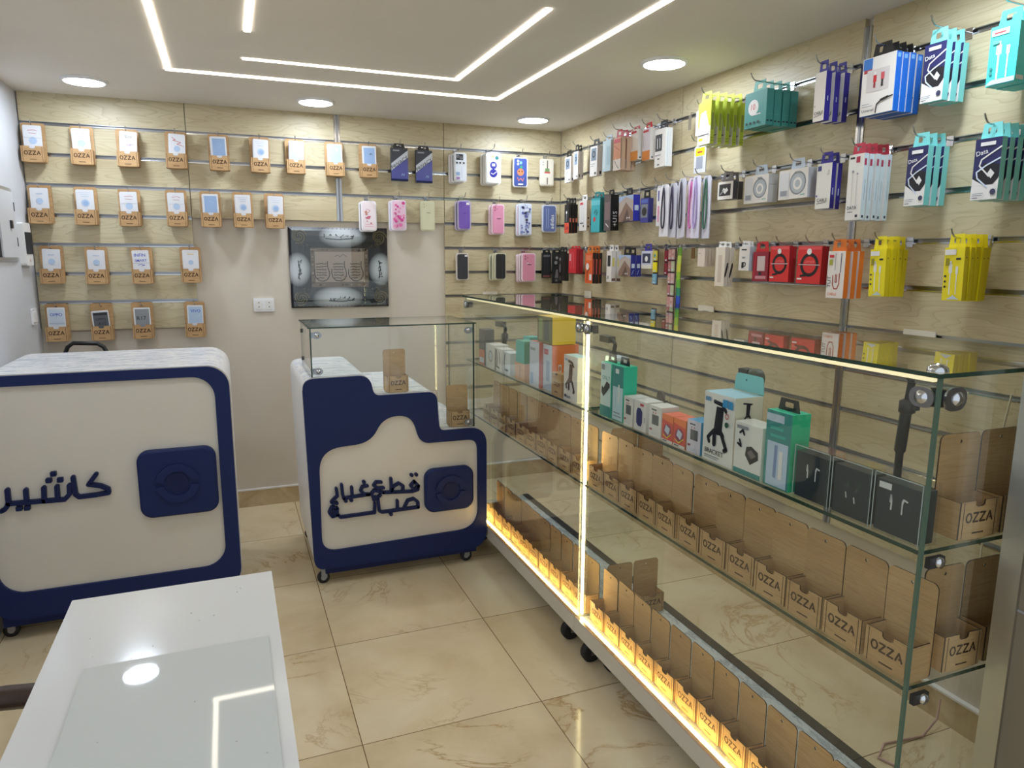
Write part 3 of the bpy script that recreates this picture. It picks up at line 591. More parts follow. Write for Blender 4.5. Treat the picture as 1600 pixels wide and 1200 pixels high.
# description, y of the near edge, w, foot z, h, front x, back x, count, groove, look
LW = [
 ('white earphone box with a window, first hook from the room corner in the top row', -.278, .085, 1.932, .151, .064, .044, 1, 1, dict(front=WB, side=WB2, art=WINB, sart=QR, tab=BLACK)),
 ('slim white earphone box with grey window, second hook of the top row', -.421, .060, 1.936, .157, .088, .050, 2, 1, dict(front=WB, side=WB2, art=WINB, sart=QR, tab=BLACK)),
 ('white earphone box with black tab, third hook of the top row', -.635, .086, 1.933, .164, .076, .043, 1, 1, dict(front=WB, side=WB2, art=WINB, sart=QR, tab=BLACK)),
 ('pale blue box, fourth hook of the top row', -.774, .090, 1.946, .163, .068, .040, 1, 1, dict(front=col(190, 212, 220), side=col(206, 206, 202), art=[('r', .1, .1, .3, .9, col(214, 226, 230)), ('r', .5, .2, .9, .8, col(170, 196, 206))], sart=QR, tab=PALE)),
 ('brown and orange box with red tab, fifth top-row hook', -.990, .074, 1.924, .165, .130, .036, 3, 1, dict(front=ORG2, side=col(196, 166, 140), art=[('r', 0, .0, 1, .34, col(228, 216, 206)), ('s', [(.2, .3), (.45, .15), (.75, .05)], .05, DARK), ('s', [(.15, .75), (.8, .6)], .08, col(196, 100, 60)), ('r', .1, .84, .9, .95, RED)], sart=[('r', .0, .06, .12, .94, DARK)], tab=RED)),
 ('white box with orange foot and red tab above the silver price clip', -1.060, .072, 1.969, .151, .071, .040, 1, 1, dict(front=col(228, 216, 206), side=WB, art=[('r', 0, 0, 1, .3, col(222, 146, 70)), ('r', .1, .88, .8, .95, RED), ('r', .15, .4, .2, .8, ORG2)], sart=[('r', .3, .05, .6, .1, DARK)], tab=RED)),
 ('lilac-white box with orange foot and red tab, next to a white window box', -1.172, .070, 1.956, .153, .070, .040, 1, 1, dict(front=col(216, 206, 212), side=WB, art=[('r', 0, 0, 1, .3, col(214, 130, 60)), ('r', .1, .88, .8, .95, RED), ('r', .15, .4, .2, .8, GREY)], sart=[('r', .3, .05, .6, .1, DARK)], tab=RED)),
 ('tall white box with a black earphone window and black tab in the top row', -1.321, .094, 1.908, .177, .078, .040, 1, 1, dict(front=WB, side=col(226, 226, 226), art=[('r', .05, .42, .68, .86, BLACK), ('s', [(.25, .75), (.27, .5)], .05, PAPER), ('s', [(.48, .75), (.5, .5)], .05, PAPER), ('r', .08, .3, .6, .33, GREY), ('r', .3, .2, .5, .23, DARK), ('r', .3, .05, .5, .08, DARK)], sart=[('r', .3, .05, .34, .9, SKY), ('r', .6, .3, .64, .9, PALE)], tab=BLACK)),
 ('lime green cable box with white foot', -1.837, .086, 1.932, .165, .208, .028, 5, 1, dict(front=LIME, side=LIME, art=[('r', 0, 0, 1, .42, WB), ('p', [(.1, .42), (.9, .42), (.6, .8), (.2, .75)], col(226, 232, 190)), ('r', .1, .1, .4, .16, YEL), ('r', .6, .1, .8, .3, PAPER), ('r', .05, .22, .9, .24, DARK)], sart=[('r', .2, .32, .8, .72, col(150, 156, 80)), ('d', .3, .07, .10, BLACK), ('d', .7, .07, .10, BLACK), ('d', .3, .13, .10, BLACK), ('d', .7, .13, .10, BLACK)], tab=LIME, gap=.5)),
 ('deep teal box with a round white badge', -2.113, .120, 1.962, .128, .170, .024, 4, 1, dict(front=TEAL_D, side=TEAL_D, art=[('d', .4, .56, .24, PAPER), ('t', '10', .30, .5, .17, RED), ('r', .35, .34, .75, .37, PAPER), ('r', .1, .08, .9, .09, TEAL)]+[('d', .12+.18*i, .13, .045, BLACK) for i in range(4)], sart=[('r', .1, .1, .4, .14, BLACK), ('r', .6, .1, .9, .14, BLACK), ('r', .1, .3, .9, .31, TEAL)], tab=TEAL)),
 ('white cable box with indigo spine in the top row', -2.353, .050, 1.940, .160, .130, .014, 3, 1, dict(front=col(232, 224, 216), side=INDIGO, top=INDIGO, art=[('r', .1, .3, .14, .34, BLACK), ('t', 'CABLE', .1, .14, .2, INK_K), ('s', [(.1, .1), (.8, .13)], .03, INK_K)], sart=[('r', .42, .4, .58, .5, PALE)], tab=INDIGO, gap=.4)),
 ('white blue-spined cable box with a picture of red plugs', -2.625, .119, 1.923, .173, .130, .014, 4, 1, dict(front=col(236, 230, 224), side=BLUE, top=BLUE, art=[('r', .02, .80, .30, .99, col(60, 120, 200)), ('r', .05, .74, .3, .8, col(180, 60, 70)), ('r', .16, .40, .84, .78, col(214, 206, 204)), ('r', .36, .56, .46, .68, RED), ('r', .38, .68, .44, .74, PAPER), ('r', .38, .46, .44, .56, DRED), ('r', .60, .58, .70, .70, col(206, 80, 90)), ('r', .62, .46, .68, .58, DARK), ('t', 'Universal', .08, .06, .07, INK_K), ('r', .08, .15, .4, .16, GREY), ('r', .08, .19, .3, .2, GREY), ('s', [(.52, .02), (.54, .16), (.66, .22), (1.0, .26)], .035, BLACK), ('s', [(.66, .22), (.86, .25)], .06, BLACK)], sart=[('r', .25, .90, .75, .97, col(130, 180, 230)), ('r', .0, .0, .05, 1, PAPER)], tab=BLACK)),
 ('navy and white aqua-spined cable box, top row', -2.791, .068, 1.923, .160, .130, .032, 3, 1, dict(front=PAPER, side=AQUA, top=AQUA, art=LIFE, tab=AQUA, gap=.3)),
 ('cyan cable box with white plugs, end of the top row', -3.003, .075, 1.925, .148, .143, .021, 3, 1, dict(front=CYAN, side=CYAN, art=CABLE_W(PAPER)+[('r', .06, .84, .66, .94, PAPER), ('r', .15, .87, .55, .9, INK_R), ('d', .14, .3, .06, TEAL_D), ('d', .14, .22, .06, TEAL_D), ('p', [(0, .02), (1, .02), (1, .10), (.2, .1)], PALE), ('r', .12, .7, .35, .76, TEAL)], sart=[('r', .1, .05, .9, .12, PAPER)], tab=CYAN)),
 ('black cable box with orange foot beside the room corner', -.334, .060, 1.623, .171, .098, .037, 3, 3, dict(front=BLACK, side=BLACK, art=[('r', 0, 0, 1, .36, col(230, 90, 60)), ('d', .45, .72, .16, PAPER), ('s', [(.5, .7), (.4, .4)], .05, PAPER), ('t', 'USB', .15, .12, .3, DRED)], sart=[('r', .2, .38, .8, .52, col(214, 120, 96))], tab=BLACK)),
 ('white box with red corner mark in the middle row', -.501, .100, 1.633, .175, .063, .040, 1, 3, dict(front=WB, side=col(212, 192, 170), art=[('r', .1, .86, .5, .94, RED), ('r', .3, .2, .34, .9, PALE), ('r', .6, .2, .64, .9, PALE), ('r', .1, .24, .6, .27, INK_K), ('d', .6, .15, .07, INK_K)], sart=[('r', .3, .1+.12*0, .7, .16, DARK), ('r', .3, .24, .7, .3, ORG2), ('r', .3, .38, .7, .44, DARK)], tab=PAPER)),
 ('teal box with red and black print in the middle row', -.705, .106, 1.619, .186, .088, .040, 2, 3, dict(front=col(64, 178, 186), side=col(40, 110, 106), art=[('r', 0, .8, 1, .94, col(110, 200, 210)), ('d', .4, .38, .13, col(220, 60, 56)), ('s', [(.35, .56), (.6, .66)], .05, INK_K), ('s', [(.6, .5), (.75, .6)], .05, INK_K)], tab=col(40, 140, 144))),
 ('black box with white lettering running up its side', -.832, .070, 1.622, .191, .091, .039, 1, 3, dict(front=col(96, 86, 86), side=BLACK, art=[('r', .1, .3, .9, .8, col(130, 110, 110)), ('s', [(.3, .2), (.7, .1)], .08, PAPER)], sart=[('t', '+U1S', .78, .12, .5, PAPER, PI/2)], tab=BLACK)),
 ('box with a brown photo and blue spine, middle row', -1.051, .150, 1.664, .132, .080, .041, 1, 3, dict(front=WB, side=col(48, 52, 170), art=PHOTO, sart=[('r', .2, .4, .8, .6, PALE)], tab=BLACK)),
 ('navy box with grey photo and black strap handle', -1.173, .074, 1.652, .120, .068, .040, 1, 3, dict(front=col(64, 66, 150), side=col(44, 46, 110), art=[('r', .1, .2, .9, .75, col(130, 134, 140)), ('d', .5, .45, .3, DARK), ('r', .1, .8, .9, .95, col(90, 110, 190))], tab=BLACK)),
 ('small white box with dark square picture beside the drum boxes', -1.851, .099, 1.718, .072, .093, .038, 2, 3, dict(front=WB, side=col(74, 72, 76), art=[('r', .1, .2, .85, .86, DARK), ('p', [(.3, .5), (.5, .3), (.7, .5), (.6, .65), (.5, .58), (.4, .65)], PAPER), ('s', [(.2, .3), (.4, .5)], .06, GREY)], tab=col(110, 104, 100))),
 ('white box with round drum picture, first of two', -2.052, .136, 1.691, .107, .087, .040, 1, 3, dict(front=WB, side=col(200, 200, 200), art=DRUM, sart=[('r', .1, .62, .9, .64, GREY)], tab=PALE)),
 ('white box with round drum picture, beside indigo-spined boxes', -2.248, .151, 1.694, .107, .076, .036, 1, 3, dict(front=WB, side=col(206, 206, 206), art=DRUM, tab=PALE)),
 ('white cable box with indigo spine in the middle row', -2.363, .066, 1.648, .155, .084, .030, 2, 3, dict(front=col(228, 224, 216), side=INDIGO, top=INDIGO, art=[('r', .05, .84, .3, .95, col(60, 64, 120)), ('s', [(.7, .75), (.8, .85), (.85, .75), (.7, .75)], .02, GREY), ('t', 'CABLE', .12, .16, .17, INK_K), ('s', [(.1, .12), (.75, .14)], .025, INK_K), ('r', .05, .27, .14, .31, INDIGO)], sart=[('r', .4, .3, .6, .45, PALE)], tab=INDIGO, gap=.3)),
 ('tall white cable box with a red top tab', -2.552, .062, 1.599, .208, .141, .021, 5, 3, dict(front=col(230, 226, 220), side=col(204, 216, 222), art=[('r', .1, .93, .4, .96, INK_K), ('r', .5, .87, .75, .96, col(176, 40, 70)), ('s', [(.35, .2), (.35, .7)], .05, col(214, 208, 204)), ('s', [(.65, .2), (.65, .66)], .05, col(214, 208, 204)), ('d', .35, .74, .07, GREY), ('d', .65, .7, .06, GREY), ('t', 'DATA', .14, .165, .16, INK_K), ('r', .16, .12, .5, .13, INK_K), ('r', .7, .04, .85, .08, INK_K)], sart=[('r', .3, .03, .7, .07, INK_K), ('r', .1, .82, .6, .92, col(170, 50, 80)), ('r', .45, .3, .55, .6, GREY)], tab=col(190, 50, 70), gap=.25)),
 ('navy and white aqua-spined cable box beside the tall white boxes', -2.767, .066, 1.632, .170, .130, .035, 3, 3, dict(front=PAPER, side=AQUA, top=AQUA, art=LIFE, tab=AQUA, gap=.3)),
 ('navy and white aqua-spined cable box, end of the middle row', -2.984, .072, 1.634, .161, .130, .014, 4, 3, dict(front=PAPER, side=AQUA, top=AQUA, art=LIFE, tab=AQUA, gap=.3)),
 ('black blister pack with grey plug, lower row beside the corner', -.235, .070, 1.330, .172, .085, .040, 2, 5, dict(front=BLACK, side=DARK, art=[('r', .2, .35, .6, .7, DARK), ('d', .4, .78, .14, GREY), ('r', .3, .3, .5, .6, col(120, 116, 120)), ('d', .5, .1, .2, col(60, 60, 64))], tab=BLACK)),
 ('bright red cable bag on the lower row near the corner', -.426, .100, 1.381, .145, .091, .039, 2, 5, dict(front=RED, side=col(176, 36, 50), art=[('s', [(.3, .2), (.45, .85)], .05, col(236, 120, 130)), ('s', [(.7, .2), (.6, .85)], .05, col(236, 120, 130)), ('r', .1, .5, .3, .8, col(220, 170, 170))], tab=RED)),
 ('orange and white cable box with black spine, lower row', -.657, .090, 1.328, .174, .100, .037, 3, 5, dict(front=col(228, 96, 44), side=col(34, 28, 28), art=[('d', .3, .55, .22, col(236, 226, 220)), ('r', .1, .75, .9, .92, col(232, 130, 90)), ('s', [(.3, .1), (.25, .35), (.6, .5)], .06, BLACK), ('r', .6, .1, .9, .3, PAPER)], sart=[('r', .2, .3, .5, .8, col(206, 80, 70))], tab=ORG)),
 ('white box with a yellow price sticker, lower row', -.873, .052, 1.343, .169, .100, .036, 2, 5, dict(front=WB, side=WB, art=[('r', .2, .5, .8, .85, DARK), ('r', .2, .1, .5, .2, GREY)], sart=[('r', .2, .5, .7, .78, col(224, 212, 120)), ('r', .1, .04, .9, .12, col(120, 90, 80))], tab=PAPER)),
 ('box with a brown photo and navy spine, lower row', -1.080, .121, 1.379, .110, .104, .035, 2, 5, dict(front=WB, side=col(40, 44, 130), art=PHOTO, sart=[('r', .2, .4, .8, .6, PALE), ('s', [(.3, .1), (.6, .3)], .1, SKY)], tab=BLACK)),
 ('bluish white box with a dark mouse picture, lower row', -1.210, .096, 1.421, .089, .061, .040, 1, 5, dict(front=col(206, 208, 226), side=WB, art=[('r', .1, .3, .9, .85, col(58, 62, 86)), ('d', .5, .55, .15, PAPER), ('r', 0, 0, 1, .2, col(226, 220, 206))], tab=INDIGO)),
 ('small beige-white box hanging beside the brown tag', -1.686, .050, 1.438, .079, .093, .039, 3, 5, dict(front=col(222, 206, 194), side=col(214, 198, 186), art=[('r', .1, .7, .4, .74, GREY)], sart=[('r', .2, .1, .8, .11, GREY)], tab=None)),
 ('white box with black curved plastic side, lower row', -1.817, .062, 1.356, .165, .087, .040, 2, 5, dict(front=col(226, 214, 198), side=col(226, 214, 204), art=[('r', .3, .1, .7, .8, col(208, 190, 172))], sart=[('p', [(.1, .3), (.6, .6), (.9, .6), (.9, .5), (.5, .28), (.1, .2)], BLACK)], tab=PAPER)),
 ('white earbud box with small black print, lower row', -1.951, .062, 1.425, .097, .072, .040, 2, 5, dict(front=WB, side=PALE, art=[('r', .2, .84, .7, .9, DARK), ('r', .3, .5, .6, .58, GREY), ('o', .55, .26, .16, .09, BLACK), ('r', .3, .1, .5, .35, BLACK)], tab=PAPER)),
 ('dark red pack with white insert', -2.050, .087, 1.384, .117, .060, .044, 1, 5, dict(front=DRED, side=DRED, art=[('r', .3, .35, .8, .85, col(206, 186, 184)), ('r', .2, .08, .9, .18, col(206, 140, 150)), ('s', [(.1, .2), (.2, .9)], .05, RED), ('d', .5, .26, .1, DARK)], tab=RED)),
 ('red bag with a black coiled cable, beside the dark red pack', -2.182, .103, 1.386, .136, .076, .042, 2, 5, dict(front=RED, side=col(166, 30, 42), art=COIL, tab=None)),
 ('red bag with a black coiled cable, beside orange-spined cable boxes', -2.337, .114, 1.384, .136, .075, .042, 2, 5, dict(front=RED, side=col(166, 30, 42), art=COIL, tab=None)),
 ('white cable box with orange spine and looping line drawing', -2.498, .072, 1.342, .158, .130, .035, 3, 5, dict(front=col(234, 226, 220), side=ORG, top=ORG, art=[('s', [(.35, .48), (.35, .3), (.45, .2), (.62, .2), (.72, .3), (.72, .52)], .06, col(170, 80, 66)), ('s', [(.5, .5), (.5, .34), (.58, .34), (.58, .5)], .05, col(170, 80, 66)), ('s', [(.45, .95), (.45, .6)], .03, GREY), ('s', [(.78, .95), (.78, .55)], .04, col(70, 60, 90)), ('r', .1, .7, .3, .82, col(170, 170, 60)), ('r', .1, .86, .36, .92, RED), ('t', 'TUT', .26, .22, .2, INK_K, PI/2), ('t', 'CABLE', .12, .055, .13, ORG)], tab=ORG, gap=.35)),
 ('yellow cable box with white plugs, beside the orange-spined boxes', -2.661, .058, 1.357, .148, .130, .039, 4, 5, dict(front=YEL, side=col(226, 206, 20), art=CABLE_W(PAPER)+[('r', .04, .86, .6, .96, PAPER), ('r', .1, .66, .3, .8, col(150, 140, 30)), ('r', .62, .76, .85, .8, DARK)]+[('d', .14, .26+.1*i, .055, INK_K) for i in range(3)]+[('p', [(.25, .02), (.9, .02), (.6, .1)], PALE)], sart=[('d', .5, .8, .12, DARK)], tab=YEL, gap=.2, fan=.02)),
 ('yellow cable box with white plugs, end of the lower row', -2.920, .062, 1.358, .150, .130, .030, 5, 5, dict(front=YEL, side=col(226, 206, 20), art=CABLE_W(PAPER)+[('r', .04, .86, .6, .96, PAPER), ('r', .1, .66, .3, .8, col(150, 140, 30)), ('r', .62, .76, .85, .8, DARK)]+[('d', .14, .26+.1*i, .055, INK_K) for i in range(3)]+[('p', [(.25, .02), (.9, .02), (.6, .1)], PALE)], sart=[('d', .5, .8, .12, DARK)], tab=YEL, gap=.2, fan=.015)),
]
ROWN = {1: 'top', 3: 'middle', 5: 'lower'}; CNT = {}
NTH = lambda i: ORD[i] if i < 14 else ['fourteenth', 'fifteenth', 'sixteenth'][i-14]
for lab, yn, w, z, h, xf, xb, n, k, st in LW:
    st = dict(st); gap = st.pop('gap', 0.12); fan = st.pop('fan', 0.004); pitch = (xf-xb)/n; d = pitch*(1-gap) if n > 1 else (xf-xb)
    src = {}; hz = GZ(k); tabh = max(0.014, min(0.04, hz-z-h+0.014)) if st.get('tab') else 0
    for i in range(n):
        rz = RW+random.uniform(-0.03, 0.03); lb = lab if n == 1 else '%s, %s' % (lab, ['frontmost', 'second back', 'third back', 'fourth back', 'hindmost'][i if n == 5 or i < n-1 or i == 0 else 4])
        carton('hanging_box', lb, 'box', (-xf+pitch*i, yn+w/2+random.uniform(-0.001, 0.001)*i, z-0.0015*(i % 2)), rz, w, h, d, st['front'], side=st.get('side'), top=st.get('top'), art=st.get('art', ()), sart=st.get('sart', ()), tab=st.get('tab'), tabh=tabh, grp='boxed goods on the %s row of the long wall' % ROWN[k], src=src, key='a', tilt=(fan*(i-n/2)) if n > 2 else random.uniform(-0.02, 0.02))
    CNT[k] = CNT.get(k, 0)+1
    hook((0, yn+w/2, max(hz, z+h+0.004)), RW, xf+0.016, 'peg hook carrying boxes in the long wall\'s %s row, %s from the corner' % (ROWN[k], NTH(CNT[k])), 'hooks of the long wall')
# spare hooks and other hangings
for y, k, L, what in ((-2.895, 1, .17, 'above the cyan boxes'),):
    pass

# ---------------------------------------------------------------- long wall: bags, lanyards, strips, price tags
def bag(label, cat, y, x, z, w, h, film, cord=None, rz=RW, contents=None, name='lanyard_bag', grp=None):
    t = thing(name, label, cat, (x, y, z), rz, grp)
    m = MB(); m.plate([(-w/2, 0), (w/2, 0), (w/2, h*0.93), (w*0.3, h), (-w*0.3, h), (-w/2, h*0.93)], [disc(0, h-0.007, 0.003, n=8)], 0.0, 0.004, film)
    part(m, 'bag', t)
    if cord:
        c = MB(); L = h*0.78; q = []
        for i in range(21):
            a = 2*PI*i/20; q.append((w*0.26*math.sin(a)*(0.55+0.45*math.cos(a/2)**2 if False else 1), -0.006, h*0.16+L*0.5-L*0.5*math.cos(a)))
        c.tube([( p[0]*(0.35+0.65*(1-(p[2]-h*0.16)/L)), p[1], p[2]) for p in q], 0.0036, cord, 6)
        c.tube([(0, -0.006, h*0.16+L), (0, -0.006, h*0.97)], 0.003, GREY, 6)
        part(c, 'wrist_strap', t)
    if contents:
        c = MB(); c.art(contents, -w/2, 0, w, h, -0.0005); part(c, 'printed_insert', t)
    return t
FILM = col(226, 222, 228, 0.3); FILM2 = col(206, 204, 216, 0.3)
GB = 'bagged wrist straps on the long wall'
for i, (y, x, z, w, h, film, cord, d) in enumerate((
    (-1.385, -.115, 1.575, .062, .240, FILM, col(50, 44, 56, .6), 'bag with a black wrist strap, first of the strap bags'),
    (-1.430, -.098, 1.570, .064, .248, FILM2, col(60, 50, 70, .6), 'bag with a dark violet wrist strap beside the first black strap'),
    (-1.475, -.085, 1.563, .064, .255, FILM, col(44, 42, 46, .6), 'bag with a black wrist strap in the middle of the strap bags'),
    (-1.518, -.110, 1.568, .064, .262, FILM2, col(70, 62, 74, .6), 'bag with a charcoal wrist strap beside the pink strap'),
    (-1.568, -.090, 1.566, .066, .262, col(232, 210, 226, .3), col(206, 110, 170, .6), 'bag with a pink wrist strap on the long wall'),
    (-1.612, -.100, 1.562, .064, .270, col(218, 212, 230, .3), col(180, 160, 206, .6), 'bag with a lilac wrist strap on the long wall'),
    (-1.665, -.085, 1.560, .068, .268, FILM2, col(60, 110, 84, .6), 'bag with a dark green wrist strap, last of the strap bags'))):
    bag('clear white ' + d, 'wrist strap', y, x, z, w, h, film, cord, RW+random.uniform(-.1, .1), grp=GB)
for y, d in ((-1.44, 'first group of strap bags'), (-1.57, 'pink and lilac strap bags'), (-1.665, 'green strap bag')):
    hook((0, y, GZ(3)), RW, .14, 'peg hook holding the ' + d, 'hooks of the long wall')
for y, c1, d in ((-1.262, PINK, 'pink'), (-1.312, col(170, 160, 206), 'lilac')):
    bag('slim clear pack holding a white and %s pen beside the strap bags' % d, 'pen pack', y-.03, -.085+(.01 if d == 'lilac' else 0), 1.628, .036, .190, col(236, 234, 238, .25), None, RW, [('r', .3, .1, .7, .5, c1), ('r', .3, .5, .7, .72, PAPER), ('r', .38, .62, .62, .88, INDIGO)], name='pen_pack', grp='pen packs on the long wall')
hook((0, -1.315, GZ(3)), RW, .12, 'peg hook holding the two pen packs', 'hooks of the long wall')
bag('small white card with dark print beside the navy strap-handle box', 'card', -1.235, -.03, 1.715, .04, .095, PAPER, None, RW, [('r', .3, .3, .7, .6, col(226, 214, 190)), ('r', .4, .4, .6, .55, BLACK)], name='hang_card')
bag('white carded pack hanging behind the lime green boxes', 'accessory pack', -1.60, -.09, 2.006, .06, .105, PAPER, None, RW, [('r', .1, .1, .9, .6, PALE)], name='carded_pack')
bag('grey clear pack with yellow header below the lime green boxes', 'accessory pack', -1.605, -.085, 1.846, .085, .118, col(214, 214, 218, .25), None, RW, [('r', .12, .62, .88, .9, YEL), ('r', .2, .15, .75, .58, col(150, 154, 166)), ('r', .3, .72, .7, .78, INK_R)], name='carded_pack')
hook((0, -1.60, GZ(2)), RW, .12, 'peg hook holding the yellow-headed pack', 'hooks of the long wall')
hook((0, -1.60, GZ(1)), RW, .10, 'peg hook holding the white carded pack', 'hooks of the long wall')
# long hanging strips of little keyrings
def keyring_strip(label, y, x, z0, z1, w, mats, names):
    t = thing('keyring_strip', label, 'keyring strip', (x, y, z0), RW, 'hanging keyring strips')
    m = MB(); h = z1-z0; n = int(h/0.048)
    m.plate([(-w/2, 0), (w/2, 0), (w/2, h), (-w/2, h)], [], 0, 0.003, col(70, 44, 52)); part(m, 'backing_card', t)
    for i in range(n):
        for j in range(2 if w > 0.05 else 1):
            q = MB(); u0 = -w/2+0.004+j*(w/2-0.002); uw = (w/2-0.006) if w > 0.05 else w-0.008; v0 = 0.004+i*h/n; vh = h/n-0.008
            c = mats[(i*2+j) % len(mats)]
            q.box(u0, u0+uw, -0.006, 0, v0, v0+vh, c); q.art([('d', .5, .5, .26, mats[(i+j+1) % len(mats)]), ('r', .2, .08, .8, .2, PALE)], u0, v0, uw, vh, -0.006)
            part(q, names, t)
    return t
keyring_strip('long strip of pinkish square picture keyrings hanging to the glass top', -1.375, -.05, 1.235, 1.520, .058, [col(206, 150, 146), col(214, 176, 170), col(180, 120, 120), col(190, 196, 160)], 'keyring_tile')
t = thing('neck_lanyard', 'long green, yellow and blue neck lanyard hanging beside the keyring strip', 'lanyard', (-.05, -1.432, 1.220), RW)
m = MB()
for i, c in enumerate((col(30, 50, 150), col(40, 80, 190), col(50, 140, 110), col(110, 180, 60), col(150, 190, 50), col(210, 210, 70), col(200, 220, 90), col(120, 170, 60))):
    z = i*.038; m.plate([(-.014+.003*math.sin(i), z), (.014+.003*math.sin(i), z), (.014+.003*math.sin(i+1), z+.038), (-.014+.003*math.sin(i+1), z+.038)], [], 0, .004, c)
m.plate([(-.018, 0), (-.014, 0), (-.013, .3), (-.017, .3)], [], .001, .003, BLACK)
part(m, 'strap', t); m = MB(); m.tube([(0, .002, .300), (.006, .002, .312), (0, .002, .322), (-.006, .002, .312), (0, .002, .300)], .002, CHROME, 6); part(m, 'metal_clip', t)
hook((0, -1.40, GZ(5)), RW, .08, 'peg hook holding the long keyring strip and neck lanyard', 'hooks of the long wall')
keyring_strip('shorter blue and yellow strip of toys hanging on the lower row', -1.232, -.05, 1.342, 1.515, .042, [col(120, 170, 196), col(150, 190, 200), YEL, col(70, 150, 160), col(214, 200, 80)], 'toy_tile')
keyring_strip('narrow dark red strip of trinkets beside the picture keyring strip', -1.300, -.03, 1.39, 1.515, .036, [DRED, col(140, 60, 70)], 'trinket_tile')
hook((0, -1.25, GZ(5)), RW, .07, 'peg hook holding the blue and yellow toy strip', 'hooks of the long wall')
m = MB(); m.plate(rrect(-.012, .012, 0, .05, .003), [], 0, .004, col(130, 96, 50)); tag(m.build('hang_tag', None, (-.03, -1.51, 1.472), RW), 'small brown tag alone in the lower row beside the green lanyard', 'tag')
m = MB(); m.tube([(0, -.001, 0), (0, -.05, 0), (0, -.05, -.03), (0, -.054, -.034)], .002, CHROME); m.plate(rrect(-.010, .010, -.075, -.01, .003), [], -.056, -.053, ALU)
tag(m.build('hanging_price_clip', None, (0, -1.475, GZ(1)), RW), 'silver price clip alone on the top groove of the long wall', 'clip')
def ticket(loc, rz, label, w=.105, h=.032):
    m = MB(); m.box(-w/2, w/2, -.004, 0, 0, h, col(226, 220, 206)); m.box(-w/2, w/2, -.007, 0, -.002, .003, ALU); m.art([('r', .3, .3, .7, .38, GREY)], -w/2, 0, w, h, -.004)
    tag(m.build('shelf_ticket_rail', None, loc, rz), label, 'price ticket', 'white price tickets on the slat grooves')
ticket((-.49, -.002, GZ(7)+.003), 0, 'blank price ticket on the back wall groove above the showcase end', .10, .02)
ticket((-.002, -.425, GZ(7)-.01), RW, 'blank price ticket on the groove under the orange boxes near the corner', .085, .05)
ticket((-.002, -1.597, GZ(7)-.012), RW, 'blank price ticket on the groove below the small beige-white boxes', .115, .036)
ticket((-.002, -2.70, GZ(7)-.014), RW, 'blank price ticket on the groove below the yellow cable boxes', .115, .030)

# ================================================================ PICTURE, SOCKETS, BOXES ON WALLS
def frame_paint(h):
    n = NT('airbrushed_frame_paint'); n.set(Roughness=0.35)
    sx = n.n('ShaderNodeSeparateXYZ'); n.l(n.n('ShaderNodeTexCoord').outputs['Object'], sx.inputs[0]); tot = None
    for cx, cz, rx, rz in ((-.02, .052, .15, .075), (.02, h-.05, .14, .07), (-.24, h/2-.01, .075, .10), (.24, h/2-.01, .075, .10)):
        a = n.math('POWER', n.math('DIVIDE', n.math('SUBTRACT', sx.outputs[0], cx), rx), 2.0); b = n.math('POWER', n.math('DIVIDE', n.math('SUBTRACT', sx.outputs[2], cz), rz), 2.0)
        g = n.math('SUBTRACT', 1.0, n.math('ADD', a, b), True); tot = g if tot is None else n.math('ADD', tot, g, True)
    n.base(n.mix(n.math('MULTIPLY', tot, 1.15, True), rgb(26, 26, 36), rgb(206, 208, 216))); return n.m
